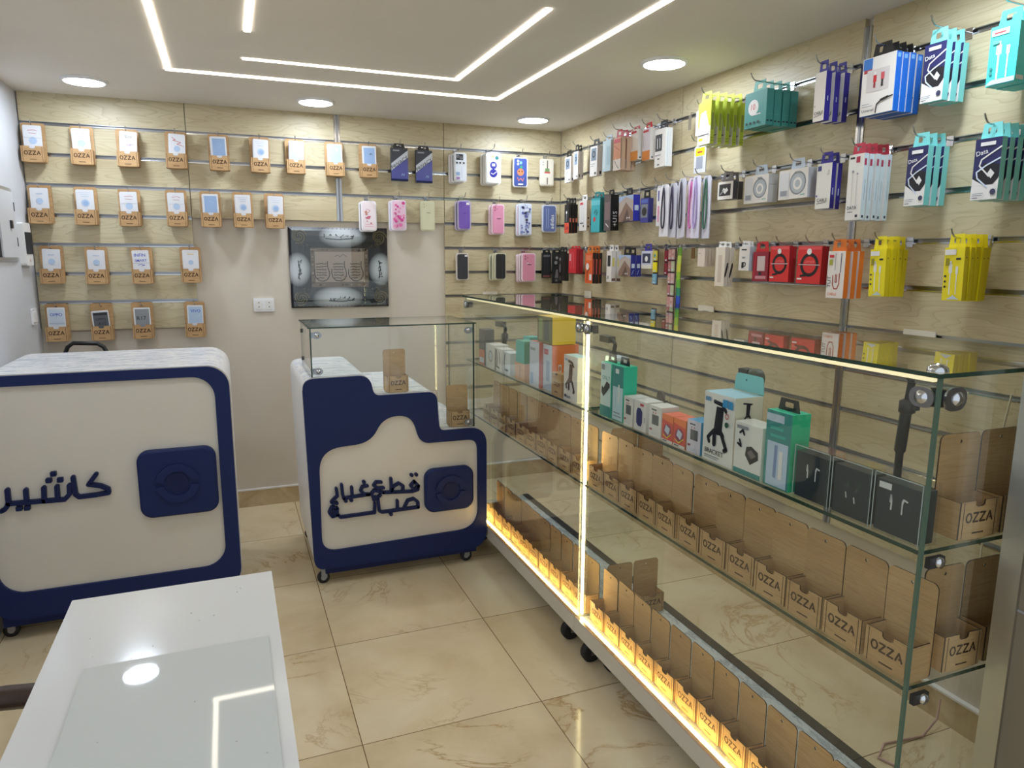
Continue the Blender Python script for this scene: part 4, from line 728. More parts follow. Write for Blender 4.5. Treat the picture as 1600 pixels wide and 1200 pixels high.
def picture():
    x0, x1, z0, z1 = -1.716, -1.146, 1.178, 1.642; cx, cz = (x0+x1)/2, (z0+z1)/2; w, h = x1-x0, z1-z0
    t = thing('framed_picture', 'black and silver ornate frame with three calligraphy panels on the back wall', 'picture', (cx, 0.019, z0))
    G1, G2 = frame_paint(h), col(176, 178, 186, 0.4)
    f = MB(); b = 0.118
    steps = [(0, -0.012), (0.02, -0.026), (0.05, -0.034), (0.085, -0.030), (b, -0.018)]
    for (a, d0), (c, d1) in zip(steps, steps[1:]):
        o = [(-w/2+a, a), (w/2-a, a), (w/2-a, h-a), (-w/2+a, h-a)]; i = [(-w/2+c, c), (w/2-c, c), (w/2-c, h-c), (-w/2+c, h-c)]
        vs = [(u, d0, v) for u, v in o]+[(u, d1, v) for u, v in i]; f.add(vs, [(k, (k+1) % 4, 4+(k+1) % 4, 4+k) for k in range(4)], G1)
    f.plate([(-w/2, 0), (w/2, 0), (w/2, h), (-w/2, h)], [], 0, -0.012, BLACK)
    for k in range(24):                                              # beaded rim
        u = -w/2+0.02+k*(w-0.04)/23
        for v in (0.009, h-0.009): f.lathe([(0.002, -0.019), (0.006, -0.014), (0.007, -0.010)], col(84, 78, 70, .4), 'y', (u, 0, v), 6)
    part(f, 'frame', t)
    p = MB()                                                         # silver painted fields with black pen marks
    for u, v, ru, rv in ((0, h-0.052, .13, .040), (0, 0.052, .12, .044), (-w/2+0.052, h/2-.01, .042, .085), (w/2-0.052, h/2-.01, .042, .085)):
        s = random.Random(int(u*100+v*1000)); hor = abs(u) < .01
        for q in range(6):
            du = (q-2.5)*ru*0.24; pts = [(u+du+s.uniform(-.012, .012), v+s.uniform(-.01, .014)) for _ in range(4)] if hor else [(u+s.uniform(-.01, .014), v+(q-2.5)*rv*0.22+s.uniform(-.012, .012)) for _ in range(4)]
            p.strokes([pts], .0035, -0.0356, -0.0356, INK_K)
        p.strokes([[(u-ru*.6, v-.012), (u, v-.018), (u+ru*.6, v-.010)] if hor else [(u-.008, v-rv*.6), (u+.002, v), (u-.006, v+rv*.6)]], .005, -0.0358, -0.0358, INK_K)
    part(p, 'pen_flourish', t)
    for sx in (-1, 1):
        for sz in (0, 1):                                            # corner scrolls
            c = MB(); u0 = sx*(w/2-0.055); v0 = 0.055 if sz == 0 else h-0.055
            for q, (a0, r0) in enumerate(((0, .044), (2.1, .040), (4.2, .042))):
                c.tube([(u0+r0*(1-i/16)*math.cos(a0+i*.42), -0.040, v0+r0*(1-i/16)*math.sin(a0+i*.42)) for i in range(14)], .0042, col(96, 84, 58, .35), 6)
            for q in range(7): c.lathe([(.003, -.046), (.008, -.038), (.009, -.032)], col(70, 62, 50, .35), 'y', (u0-sx*.004+(.05-.012*q)*-sx*(1 if q % 2 else .3), 0, v0+(1 if sz == 0 else -1)*(.052-.004*q)), 7)
            part(c, 'corner_scroll', t)
    m = MB(); iw, ih = w-2*b, h-2*b; B1, B2 = col(160, 140, 128), col(112, 94, 82)
    m.plate([(-iw/2, b), (iw/2, b), (iw/2, h-b), (-iw/2, h-b)], [], -0.017, -0.012, B2)
    m.plate([(-iw/2+.024, b+.03), (iw/2-.024, b+.03), (iw/2-.024, h-b-.022), (-iw/2+.024, h-b-.022)], [], -0.0174, -0.0174, B1)
    s = random.Random(5)
    for q in range(60):
        e = q % 4; a = s.uniform(-.5, .5); u, v = ((a*iw, b+.014), (a*iw, h-b-.011), (-iw/2+.011, b+ih*(a+.5)), (iw/2-.011, b+ih*(a+.5)))[e]
        m.plate(disc(u, v, .005+.004*s.random(), .004, 8), [], -0.0178, -0.0178, s.choice([col(84, 66, 58), col(150, 128, 112)]))
    for k in (-1, 0, 1):                                             # three rounded tablets of writing
        u = k*0.098-0.006; v = b+0.035; K = col(40, 32, 30)
        m.strokes([[(u-.042, v+.070), (u-.044, v+.045), (u-.036, v+.020), (u-.018, v+.004), (u+.006, v+.001), (u+.028, v+.010), (u+.040, v+.030), (u+.042, v+.05), (u+.036, v+.07), (u+.030, v+.09), (u+.032, v+.115)]], .0048, -0.0180, -0.0180, K)
        for r in range(6):
            z = v+.018+r*.0165
            m.strokes([[(u-.032+.008*i, z+s.uniform(-.002, .003)) for i in range(8 if r else 6)]], .0040, -0.0180, -0.0180, K)
            for i in range(4): m.plate(disc(u-.028+.016*i+s.uniform(-.003, .003), z+.006, .0016, n=6), [], -0.0181, -0.0181, K)
    m.strokes([[(-.03, h-b-.05), (-.01, h-b-.04), (.0, h-b-.052), (.02, h-b-.036), (.04, h-b-.05)]], .003, -0.0180, -0.0180, col(84, 72, 66))
    part(m, 'calligraphy_panel', t)
    g = MB(); g.box(-w/2+.01, w/2-.01, -0.0525, -0.0505, .01, h-.01, GLASS); part(g, 'glass', t)
picture()
def wall_plate(name, label, cat, loc, rz, w, h, gang):
    t = thing(name, label, cat, loc, rz); m = MB(); m.plate(rrect(-w/2, w/2, -h/2, h/2, .006), [], -.008, .0, WHITE); part(m, 'cover_plate', t)
    for i in range(gang):
        u = -w/2+w*(i+.5)/gang; q = MB(); q.plate(rrect(u-w/gang*.38, u+w/gang*.38, -h*.32, h*.32, .004), [], -.012, -.008, PAPER)
        if cat == 'socket': q.plate(disc(u, .012, .003), [], -.0123, -.0123, BLACK); q.plate(disc(u, -.012, .003), [], -.0123, -.0123, BLACK)
        part(q, 'socket_insert' if cat == 'socket' else 'rocker', t)
wall_plate('wall_socket', 'white wall socket on the bare back wall beside the framed calligraphy', 'socket', (-1.868, .019, 1.200), 0, .112, .078, 2)
wall_plate('light_switch', 'white light switch on the side wall below the meter box', 'switch', (-2.971, -.135, 1.172), PI/2, .085, .082, 1)
def fuse_box():
    t = thing('distribution_box', 'grey electrical distribution box with a door on the white side wall', 'electrical box', (-2.972, -.462, 1.445), PI/2)
    m = MB(); m.box(-.165, .165, -.005, 0, 0, .335, ALU); m.box(-.145, .125, -.010, -.005, .02, .315, BLACK); part(m, 'housing', t)
    d = MB(); d.plate(rrect(-.12, .13, .02, .315, .008), [], -.018, -.011, col(206, 208, 212, .35)); d.box(.124, .132, -.020, -.011, .07, .11, BLACK); d.box(.124, .132, -.020, -.011, .23, .27, BLACK); o = part(d, 'door', t)
    k = MB(); k.box(.03, .055, -.026, -.018, .15, .185, BLACK); part(k, 'latch', o)
fuse_box()
def meter():
    t = thing('electricity_meter', 'white electricity meter with a dark display on the side wall next to slat boards', 'meter', (-2.972, -.172, 1.425), PI/2)
    m = MB(); m.plate(rrect(-.070, .070, 0, .205, .012), [], -.024, 0, PAPER); part(m, 'housing', t)
    d = MB(); d.plate(rrect(-.050, .060, .055, .160, .004), [], -.0265, -.024, col(44, 46, 52, .5, 0.0, .2)); part(d, 'display', t)
    b = MB(); b.lathe([(.006, -.028), (.008, -.024)], col(206, 180, 170), 'y', (.0, 0, .026), 12); part(b, 'button', t)
meter()

# ================================================================ COUNTERS
def caster(parent, x, y, r=.028, top=.09):
    t = MB(); t.box(x-.020, x+.020, y-.018, y+.018, top-.006, top, STEEL)
    for s in (-1, 1): t.box(x-.010, x+.016, y+s*.0145-.0015, y+s*.0145+.0015, r, top-.004, STEEL)
    o = part(t, 'caster', parent); w = MB(); w.lathe([(r*.6, -.010), (r, -.008), (r, .008), (r*.6, .010)], RUBBER, 'y', (x, y, r), 16); w.lathe([(r*.45, -.0115), (r*.45, .0115)], GREY, 'y', (x, y, r), 10); part(w, 'wheel', o)
def emblem(parent, x0, x1, z0, z1, cx, cz, r1, r2, y):
    m = MB(); o = rrect(x0, x1, z0, z1, .045, 6); i = rrect(x0+.008, x1-.008, z0+.008, z1-.008, .04, 6); n = len(o)
    m.plate(o, [], y, y-.022, NAVY)
    vs = [(u, y-.022, v) for u, v in o]+[(u, y-.028, v) for u, v in i]; m.add(vs, [(k, (k+1) % n, n+(k+1) % n, n+k) for k in range(n)], NAVY, True)
    m.plate(i, [], y-.028, y-.028, NAVY); e = part(m, 'emblem_block', parent)
    q = MB()
    for a0, a1 in ((8, 172), (188, 352)):                            # the lens ring is cut in two halves
        po = [(cx+r1*math.cos(math.radians(a0+(a1-a0)*k/18)), cz+r1*math.sin(math.radians(a0+(a1-a0)*k/18))) for k in range(19)]
        pi = [(cx+r2*math.cos(math.radians(a0+(a1-a0)*k/18)), cz+r2*math.sin(math.radians(a0+(a1-a0)*k/18))) for k in range(19)]
        q.plate(po+pi[::-1], [], y-.028, y-.037, NAVY)
    q.plate(disc(cx, cz, r2-.008, n=24), [], y-.028, y-.0295, NAVY2); part(q, 'lens_ring', e)
def wrap(a, b): return LAMINATE if abs(b[1]-a[1]) < abs(b[0]-a[0])*1.2 else WHITE
def cashier_counter():
    t = thing('cashier_counter', 'cream cashier counter in a navy frame with raised Arabic lettering, beside the side wall', 'counter', (0, 0, 0))
    YF, YB = -1.27, -.63; x0, x1, z0, z1, r = -2.966, -2.070, .085, 1.043, .085
    o = rrect(x0, x1, z0, z1, r, 8); i = rrect(-2.930, -2.130, .195, 1.000, .085, 8)
    b = MB(); b.plate(o, [], YF+.012, YB, CREAM, wrap); part(b, 'body', t)['label'] = 'body wrapped in white veined laminate'
    f = MB(); f.plate(rrect(x0+.004, x1-.004, z0+.003, z1-.004, r, 8), [i], YF, YF+.03, NAVY, NAVY); part(f, 'front_frame', t)['label'] = 'navy blue frame'
    e = MB(); e.box(x0+.03, x1-.06, YF+.01, YF+.04, .060, .10, NAVY2); part(e, 'plinth', t)
    emblem(t, -2.431, -2.142, .440, .716, -2.290, .577, .080, .050, YF+.011)
    w = [[(-2.574, .639), (-2.603, .601), (-2.562, .591), (-2.538, .575), (-2.537, .560), (-2.581, .556), (-2.638, .555), (-2.649, .566), (-2.652, .635)],
         [(-2.667, .605), (-2.669, .570), (-2.687, .551), (-2.757, .553), (-2.844, .556), (-2.870, .556)], [(-2.708, .605), (-2.710, .554)], [(-2.751, .605), (-2.754, .555)], [(-2.809, .603), (-2.811, .556)], [(-2.867, .610), (-2.868, .557), (-2.882, .536), (-2.893, .531)]]
    m = MB(); m.strokes(w, .0165, YF+.012, YF-.006, NAVY2)
    for u, v in ((-2.715, .656), (-2.732, .632), (-2.695, .630), (-2.837, .534), (-2.811, .533)): m.plate(rrect(u-.010, u+.010, v-.009, v+.009, .003, 2), [], YF+.012, YF-.006, NAVY2)
    part(m, 'lettering', t)['label'] = 'raised navy Arabic lettering'
    for x, y in ((-2.925, YF+.06), (-2.14, YF+.06), (-2.925, YB-.06), (-2.14, YB-.06)): caster(t, x, y, .028, .088)
cashier_counter()
def parts_counter():
    t = thing('parts_counter', 'stepped cream and navy counter with Arabic lettering and glass top, between cashier counter and showcase', 'counter', (0, 0, 0))
    YF, YB = -1.22, -.56
    out = rounded([(-1.768, .085, .05), (-.950, .075, .09), (-.948, .680, .085), (-1.180, .680, .03), (-1.192, .866, .040), (-1.478, .866, .03), (-1.496, .960, .05), (-1.785, .957, .05)])
    inn = rounded([(-1.732, .165, .07), (-.992, .178, .10), (-.995, .622, .05), (-1.272, .626, .045), (-1.310, .765, .075), (-1.440, .765, .075), (-1.500, .652, .07), (-1.728, .640, .10)], 8)
    b = MB(); b.plate(out, [], YF+.012, YB, CREAM, wrap); part(b, 'body', t)['label'] = 'body wrapped in white veined laminate'
    f = MB(); f.plate([(u, v-.002) for u, v in out], [inn], YF, YF+.03, NAVY, NAVY); part(f, 'front_frame', t)['label'] = 'navy blue frame'
    e = MB(); e.box(-1.72, -1.0, YF+.01, YF+.05, .055, .09, NAVY2); part(e, 'plinth', t)
    emblem(t, -1.258, -1.020, .290, .500, -1.136, .391, .073, .046, YF+.011)
    st = [[(-1.305, .448), (-1.323, .430), (-1.305, .407), (-1.286, .426), (-1.305, .448)], [(-1.286, .426), (-1.289, .407), (-1.316, .401), (-1.452, .412)],
          [(-1.414, .416), (-1.403, .436), (-1.378, .448), (-1.358, .433), (-1.360, .410)], [(-1.414, .475), (-1.412, .414)], [(-1.459, .463), (-1.482, .466), (-1.494, .451), (-1.475, .436), (-1.449, .435)],
          [(-1.450, .413), (-1.492, .428), (-1.505, .413), (-1.498, .396), (-1.476, .392), (-1.464, .402)], [(-1.522, .453), (-1.545, .451), (-1.553, .433), (-1.537, .415), (-1.516, .411)], [(-1.516, .411), (-1.630, .407)],
          [(-1.592, .454), (-1.591, .410)], [(-1.636, .471), (-1.633, .422), (-1.627, .406)], [(-1.660, .456), (-1.657, .421), (-1.679, .402), (-1.684, .395)],
          [(-1.289, .321), (-1.290, .347), (-1.310, .365), (-1.338, .360), (-1.354, .329)], [(-1.289, .321), (-1.458, .319), (-1.471, .327), (-1.476, .385)], [(-1.387, .365), (-1.387, .323)],
          [(-1.491, .364), (-1.493, .322), (-1.646, .320), (-1.659, .334), (-1.661, .366)], [(-1.658, .362), (-1.684, .372), (-1.695, .349), (-1.682, .328), (-1.659, .332)], [(-1.674, .371), (-1.674, .329)]]
    m = MB(); m.strokes(st, .0132, YF+.012, YF-.006, NAVY2)
    for u, v in ((-1.317, .480), (-1.295, .480), (-1.537, .472), (-1.621, .394), (-1.596, .394), (-1.418, .304), (-1.494, .383), (-1.676, .389), (-1.661, .389)): m.plate(disc(u, v, .0084, n=12), [], YF+.012, YF-.006, NAVY2)
    part(m, 'lettering', t)['label'] = 'raised navy Arabic lettering'
    for x, y in ((-1.728, YF+.045), (-1.043, YF+.045), (-1.728, YB-.05), (-1.043, YB-.05)): caster(t, x, y, .028, .088)
    # glass box standing on the steps
    zt = 1.177; xl, xr, yb = -1.744, -1.004, -.80; th = .006
    g = MB(); g.plate([(xl+.006, .962), (-1.485, .962), (-1.47, .872), (-1.187, .868), (-1.174, .69), (xr, .683), (xr, zt-th), (xl+.006, zt-th)], [], YF+.014, YF+.014+th, GLASS, GEDGE); part(g, 'front_pane', t)
    g = MB(); g.plate([(YF+.014, .961), (yb, .961), (yb, zt-th), (YF+.014, zt-th)], [], xl, xl+.006, GLASS, GEDGE, 'yz'); part(g, 'side_pane', t)
    g = MB(); g.plate([(YF+.020, .683), (yb, .683), (yb, zt-th), (YF+.020, zt-th)], [], xr-.006, xr, GLASS, GEDGE, 'yz'); part(g, 'side_pane', t)
    g = MB(); g.plate([(xl-.008, YF+.008), (xr+.008, YF+.008), (xr+.008, yb), (xl-.008, yb)], [], zt-th, zt, GLASS, GEDGE, 'xy'); part(g, 'top_pane', t)
    for x, z, sg in ((xl+.03, zt-.035, 1), (xr-.03, zt-.035, -1), (xl+.03, .985, 1), (xr-.03, .706, -1)):
        k = MB(); k.plate(disc(x, z, .020, .016, 16), [], YF+.010, YF+.0145, STEEL); k.box(min(x, x-sg*.03), max(x, x-sg*.03), YF+.0205, YF+.028, z-.012, z+.012, STEEL)
        k.lathe([(.003, YF+.006), (.009, YF+.008), (.010, YF+.011)], CHROME, 'y', (x, 0, z), 12); part(k, 'glass_clamp', t)
    for y, z in ((-.86, 1.13), (-.86, 1.0)):
        k = MB(); k.lathe([(.009, xl-.006), (.010, xl)], DARK, 'x', (0, y, z), 10); part(k, 'glass_clamp', t)
parts_counter()
holder((-1.366, -1.125, .8665), .10, 'empty kraft holder on the middle step of the parts counter, inside its glass', 'kraft holders on the parts counter')
holder((-1.066, -1.125, .681), -.04, 'empty kraft holder on the lowest step of the parts counter, inside its glass', 'kraft holders on the parts counter')

# ================================================================ DESK AND CHAIRS
def desk():
    t = thing('desk', 'glossy white desk with an inset glass panel, in front of the cashier counter', 'desk', (-2.20, -3.2, 0))
    m = MB(); m.box(-.198, .200, -.85, .507, .722, .760, DESK); o = part(m, 'desk_top', t)
    bv = o.modifiers.new('bevel', 'BEVEL'); bv.width = .003; bv.segments = 2
    g = MB(); g.box(-.128, .178, -.80, .203, .7602, .7645, col(212, 215, 213, .03), side=col(150, 156, 152), top=col(212, 215, 213, .03), front=col(150, 156, 152), back=col(150, 156, 152)); part(g, 'glass_inlay', t)
    s = random.Random(3); k = MB()
    for _ in range(26):
        u, v = s.uniform(-.15, .17), s.uniform(-.6, .46); r = s.uniform(.0008, .0022); z = .7603 if v > .205 or u < -.13 else .7648
        k.plate(disc(u, v, r, r*s.uniform(.6, 2.2), 6), [], z, z, col(170, 168, 166), frame='xy')
    part(k, 'scuff_mark', t)
    for x in (-.16, .16):
        for y in (-.8, .45):
            q = MB(); q.box(x-.022, x+.022, y-.022, y+.022, 0, .722, DESK); part(q, 'leg', t)
desk()
def tube_chair():
    t = thing('tube_chair', 'chair behind the cashier counter showing the black bent tube of its back', 'chair', (-2.705, -.385, 0), PI)
    b = MB(); q = [(-.095, .03, .45), (-.095, .045, .9), (-.090, .05, 1.005), (-.075, .05, 1.040), (-.05, .05, 1.058), (.05, .05, 1.064), (.075, .05, 1.046), (.090, .05, 1.010), (.095, .045, .9), (.095, .03, .45)]
    b.tube(q, .010, BLACK, 8); part(b, 'back_frame', t)
    s = MB(); s.plate(rrect(-.19, .19, -.13, .14, .05), [], .44, .475, DARK, frame='xy'); part(s, 'seat', t)
    for x in (-.16, .16):
        for y in (-.11, .12):
            l = MB(); l.tube([(x*1.08, y*1.1, 0), (x, y, .44)], .011, BLACK); part(l, 'leg', t)
tube_chair()
def arm_chair():
    t = thing('round_armchair', 'chair with a rounded dark brown armrest tucked against the white desk', 'chair', (-2.530, -3.085, 0), 0)
    LB = col(70, 52, 42, 0.35)
    a = MB(); n = 22; p = []
    for i in range(n+1):
        an = math.radians(-8+200*i/n); p.append((.265*math.cos(an), .265*math.sin(an), .640))
    a.tube(p, .023, LB, 10); part(a, 'armrest', t)
    s = MB(); s.lathe([(.19, .42), (.215, .43), (.215, .465), (.18, .478)], LB, n=24); part(s, 'seat', t)
    for i in range(4):
        an = math.radians(20+i*50+ (0)); an = math.radians((10, 65, 120, 175)[i]); l = MB(); l.tube([(.265*math.cos(an), .265*math.sin(an), .63), (.20*math.cos(an), .20*math.sin(an), .45)], .012, BLACK); part(l, 'arm_post', t)
    for an in (45, 135, 225, 315):
        an = math.radians(an); l = MB(); l.tube([(.17*math.cos(an), .17*math.sin(an), .43), (.20*math.cos(an), .20*math.sin(an), 0)], .013, BLACK); part(l, 'leg', t)
arm_chair()

# ================================================================ GLASS SHOWCASES
XS, XB = -.930, -.565; S1, S2, SB, ZT = .955, .685, .168, 1.280
def showcase(label, ya, yb, near):
    """ya: end by the room, further from the entrance; yb: end nearer to it"""
    t = thing('glass_showcase', label, 'showcase', (XS, yb, 0), 0, 'glass showcases'); L = ya-yb; D = XB-XS; th = .006
    b = MB(); b.box(0, D, .002, L-.002, .118, SB, BOARD); b.box(D-.03, D, .002, L-.002, SB, SB+.006, BLACK); part(b, 'base_board', t)['label'] = 'grey veined base board with a black rear edge'
    f = MB(); f.box(-.012, 0, .001, L-.001, .112, .172, col(206, 200, 188, .35)); f.box(-.012, 0, .001, L-.001, .172, .1745, ALU); part(f, 'front_lip', t)
    g = MB(); e0 = .0066 if near else .001; g.plate([(e0, SB), (L-.001, SB), (L-.001, ZT-th), (e0, ZT-th)], [], 0, th, GLASS, GLASS, 'yz'); part(g, 'front_pane', t)
    for y in ((0, L-th) if near else (L-th,)):
        g = MB(); u0 = 0 if y == 0 else .0065; g.plate([(u0, SB), (D, SB), (D, ZT-th), (u0, ZT-th)], [], y, y+th, GLASS, GEDGE2 if y == 0 else GLASS, 'xz'); (g.box(0, .0064, -.0006, 0, SB, ZT-th, GEDGE2) if y == 0 else None); part(g, 'end_pane', t)
    g = MB(); g.plate([(-.010, -.006 if near else .001), (D+.14, -.006 if near else .001), (D+.14, L-.001), (-.010, L-.001)], [], ZT-th, ZT+.002, GLASS, GEDGE, 'xy'); part(g, 'top_pane', t)
    for z in (S1, S2):
        g = MB(); g.plate([(.0075, .008), (D-.004, .008), (D-.004, L-.008), (.0075, L-.008)], [], z-.008, z, GLASS, GEDGE, 'xy'); part(g, 'glass_shelf', t)
    l = MB(); l.box(.009, .019, .02, L-.02, ZT-.017, ZT-.0075, E_CTOP); part(l, 'top_led_strip', t)
    l = MB(); l.box(.0072, .016, .02, L-.012, SB+.0005, SB+.0055, E_CBASE); part(l, 'base_led_strip', t)
    if near:
        l = MB(); l.box(.0075, .0125, L-.022, L-.009, SB+.02, ZT-.02, E_CJOINT); part(l, 'joint_led_strip', t)
    ys = (.03, L-.03)
    for y in ys:
        s = 1 if y < .1 else -1
        k = MB(); k.plate(rrect(y-.024, y+.024, ZT-.062, ZT-.026, .017), [], -.004, 0, STEEL, frame='yz'); k.box(th, .03, y-.022, y+.022, ZT-.058, ZT-.03, STEEL)
        k.lathe([(.004, -.010), (.012, -.007), (.013, -.003)], CHROME, 'x', (0, y, ZT-.044), 14); part(k, 'glass_clamp', t)
    if near:
        k = MB(); k.plate(rrect(.012, .066, ZT-.066, ZT-.024, .02), [], -.004, 0, STEEL); k.box(.008, .06, th, .03, ZT-.060, ZT-.03, STEEL); k.lathe([(.005, -.010), (.013, -.007), (.014, -.003)], CHROME, 'y', (.044, 0, ZT-.045), 14); part(k, 'glass_clamp', t)
        k = MB(); k.lathe([(.018, 0), (.017, .006), (.010, .012), (.003, .014)], CHROME, 'z', (.020, .022, ZT+.002), 18); part(k, 'top_screw', t)
        for z in (S1, S2):
            k = MB(); k.box(.012, .050, -.010, .0, z-.028, z-.008, DARK); k.lathe([(.004, -.018), (.010, -.016), (.010, -.010)], CHROME, 'y', (.034, 0, z-.017), 12); part(k, 'shelf_clamp', t)
    for x, y in ((.045, .14), (.045, L-.03 if near else L-.14), (D-.045, .14), (D-.045, L-.14)) + (((.09, L-.12),) if near else ()):
        k = MB(); k.box(x-.03, x+.03, y-.02, y+.02, .108, .118, STEEL); k.box(x-.006, x+.016, y-.017, y-.013, .03, .108, STEEL); k.box(x-.006, x+.016, y+.013, y+.017, .03, .108, STEEL)
        o = part(k, 'caster', t); w = MB(); w.lathe([(.03, -.013), (.040, -.010), (.040, .010), (.03, .013)], RUBBER, 'y', (x, y, .040), 18); part(w, 'wheel', o)
    return t
JY = -2.160
showcase('long glass showcase beside the stepped counter, its far end towards the back wall', -.826, JY, False)
showcase('long glass showcase lit by warm LEDs, ending by the grey stone entrance pier', JY, -3.482, True)
# kraft holders standing in the showcases
def row(x, ys, z, where, skip=(), hx=0.0):
    for i, y in enumerate(ys):
        if i in skip: continue
        holder((x+PD+random.uniform(0, .004), y, z), RW+random.uniform(-.04, .04), 'empty kraft holder on the %s, %s from the lit joint' % (where, ORD[i+1]), 'empty kraft holders in the showcases')
ysn = [-2.243-.1070*i for i in range(12)]
row(XS+.0135, ysn, S2+.0005, 'entrance-side showcase middle shelf')
row(XS+.034, ysn, SB+.0005, 'entrance-side showcase floor')
ysf = [-2.105-.0+.1085*i for i in range(10)]
row(XS+.0135, ysf, S2+.0005, 'inner showcase middle shelf')
row(XS+.034, [y for y in ysf], SB+.0005, 'inner showcase floor')
for z, nm in ((S2, 'middle shelf'), (SB, 'floor')):
    for x, w in ((-.768, 'nearer the front glass'), (-.656, 'nearer the product wall')):
        holder((x, JY-.020 if z == S2 else JY-.020, z+.0005), random.uniform(-.03, .03), 'entrance-facing kraft holder by the lit joint on the %s, %s' % (nm, w), 'empty kraft holders in the showcases')
for z, nm in ((S1, 'upper shelf'), (S2, 'middle shelf')):
    for x, w in ((-.768, 'nearer the front glass'), (-.655, 'nearer the product wall')):
        holder((x, -3.470+PD, z+.0005), random.uniform(-.03, .03), 'kraft holder facing the showcase end pane, %s, %s' % (nm, w), 'empty kraft holders in the showcases')

# ---------------------------------------------------------------- goods on the upper shelf
ZS = S1+.0005
MINT, MINT_S = col(70, 176, 164), col(66, 208, 168)
def sbox(label, y0, y1, h, d, front, side=None, top=None, art=(), sart=(), tab=None, x=XS+.016, z=ZS, rz=0, name='product_box', tabh=.026):
    return carton(name, label, 'box', (x, (y0+y1)/2, z), RW+rz, abs(y1-y0), h, d, front, side=side, top=top, art=art, sart=sart, tab=tab, tabh=tabh, grp='boxed goods on the upper showcase shelf')
sbox('tall dark box with an orange foot, beside the far end of the inner showcase', -1.015, -1.095, .172, .05, col(66, 68, 80), art=[('r', 0, 0, 1, .42, col(206, 110, 84)), ('r', .1, .05, .9, .2, PALE)])
sbox('white box with a round grey fan picture', -1.115, -1.235, .112, .07, WB, art=[('o', .55, .5, .24, .16, GREY), ('d', .55, .5, .12, PALE), ('r', 0, .0, .12, 1, PALE)])
sbox('black and white box with curved black print, next to the fan box', -1.245, -1.335, .104, .06, WB, art=[('s', [(.2, .9), (.3, .5), (.2, .2), (.6, .15)], .1, BLACK), ('s', [(.6, .85), (.7, .4)], .08, DARK), ('r', 0, 0, .1, 1, DARK)])
sbox('black and white box with curved black print, under the teal boxes', -1.345, -1.435, .100, .06, col(214, 216, 216), art=[('s', [(.3, .9), (.2, .5), (.3, .2), (.7, .2)], .1, BLACK), ('r', .75, 0, .8, 1, PALE)])
sbox('small brown patterned box supporting the teal boxes', -1.490, -1.600, .074, .06, col(206, 150, 96), art=[('s', [(.2, .1), (.4, .9)], .05, ORG2), ('s', [(.5, .1), (.6, .9)], .05, col(150, 110, 80))])
sbox('upright teal box on top of the small brown box, the slimmer one', -1.420+.0, -1.492, .175, .05, col(96, 190, 184), side=MINT, art=[('r', .1, .8, .6, .9, PALE)], x=XS+.085)
sbox('broad teal box standing on top of the small brown box', -1.498, -1.592, .095, .05, MINT, side=col(60, 160, 130), z=ZS+.0745, x=XS+.018)
sbox('tall white box with blue and red print in the inner showcase', -1.655, -1.750, .184, .045, col(206, 210, 222), side=col(206, 90, 70), art=[('r', .1, .05, .4, .3, SKY), ('r', .1, .8, .6, .86, GREY)])
sbox('tall orange-sided box with white diagrams below the yellow box', -1.760, -1.843, .182, .115, col(196, 204, 214), side=col(244, 120, 40), top=ORG, art=[('r', .35, .2, .75, .65, col(150, 164, 190)), ('r', .1, .78, .6, .9, INK_R)], sart=[('r', .24, .42, .36, .58, PAPER), ('r', .27, .45, .33, .55, ORG), ('r', .44, .36, .58, .5, PAPER), ('r', .47, .39, .55, .47, ORG), ('r', .66, .42, .78, .58, PAPER), ('r', .69, .45, .75, .55, ORG)], x=XS+.03)
sbox('yellow box lying across the top of the tall orange box', -1.700, -1.843, .106, .100, col(110, 108, 60), side=col(255, 214, 0), top=col(240, 200, 40), art=[('r', .1, .1, .35, .9, col(140, 150, 100)), ('r', .45, .1, .8, .85, col(70, 76, 66))], z=ZS+.1845+.0, x=XS+.03)
sbox('small kraft board box in front of the tall orange-sided box', -1.868, -1.956, .085, .03, MDF, side=MDF, art=[('t', 'OZZA', .2, .42, .17, BURNT), ('r', .35, .14, .65, .18, BURNT), ('r', .4, .92, .6, 1.0, BURNT)], x=XS+.018)
MOUNT = lambda c: [('s', [(.35, .88), (.6, .86), (.72, .78)], .09, c), ('p', [(.42, .82), (.66, .82), (.62, .42), (.34, .40)], c), ('s', [(.36, .46), (.18, .34), (.22, .28)], .09, c), ('s', [(.56, .5), (.68, .42)], .08, c), ('s', [(.62, .44), (.8, .24), (.74, .22)], .10, c), ('s', [(.4, .4), (.4, .27)], .12, c)]
sbox('white box with a brown phone mount picture beside the lit joint', -1.980, -2.090, .168, .05, WB, top=col(190, 226, 226), art=MOUNT(col(96, 74, 66))+[('t', 'Mount', .1, .06, .12, INK_K), ('r', .1, .88, .3, .93, SKY)])
sbox('pale yellow white box just past the lit joint', -2.200, -2.222+.0-.0, .196, .06, WB, top=PALE) if False else None
sbox('white and pale aqua box tucked behind the lit joint', -2.185, -2.255, .186, .05, WB, top=PALE, art=[('r', 0, .76, 1, 1, col(190, 222, 222)), ('s', [(.3, .5), (.5, .4)], .2, GREY), ('r', .55, .05, .75, .5, DARK)], x=XS+.075)
sbox('mint box with a black speaker picture', -2.262, -2.330, .180, .048, col(206, 226, 224), side=MINT_S, top=MINT_S, art=[('t', 'ONLY', .15, .68, .2, TEAL_D), ('p', [(.1, .45), (.3, .36), (.55, .44), (.9, .56), (.9, .62), (.6, .66), (.3, .52), (.14, .56)], DARK), ('d', .3, .46, .18, DARK), ('d', .75, .59, .13, DARK), ('r', 0, 0, 1, .2, TEAL_D), ('r', .1, .86, .4, .96, GREY)], tab=BLACK)
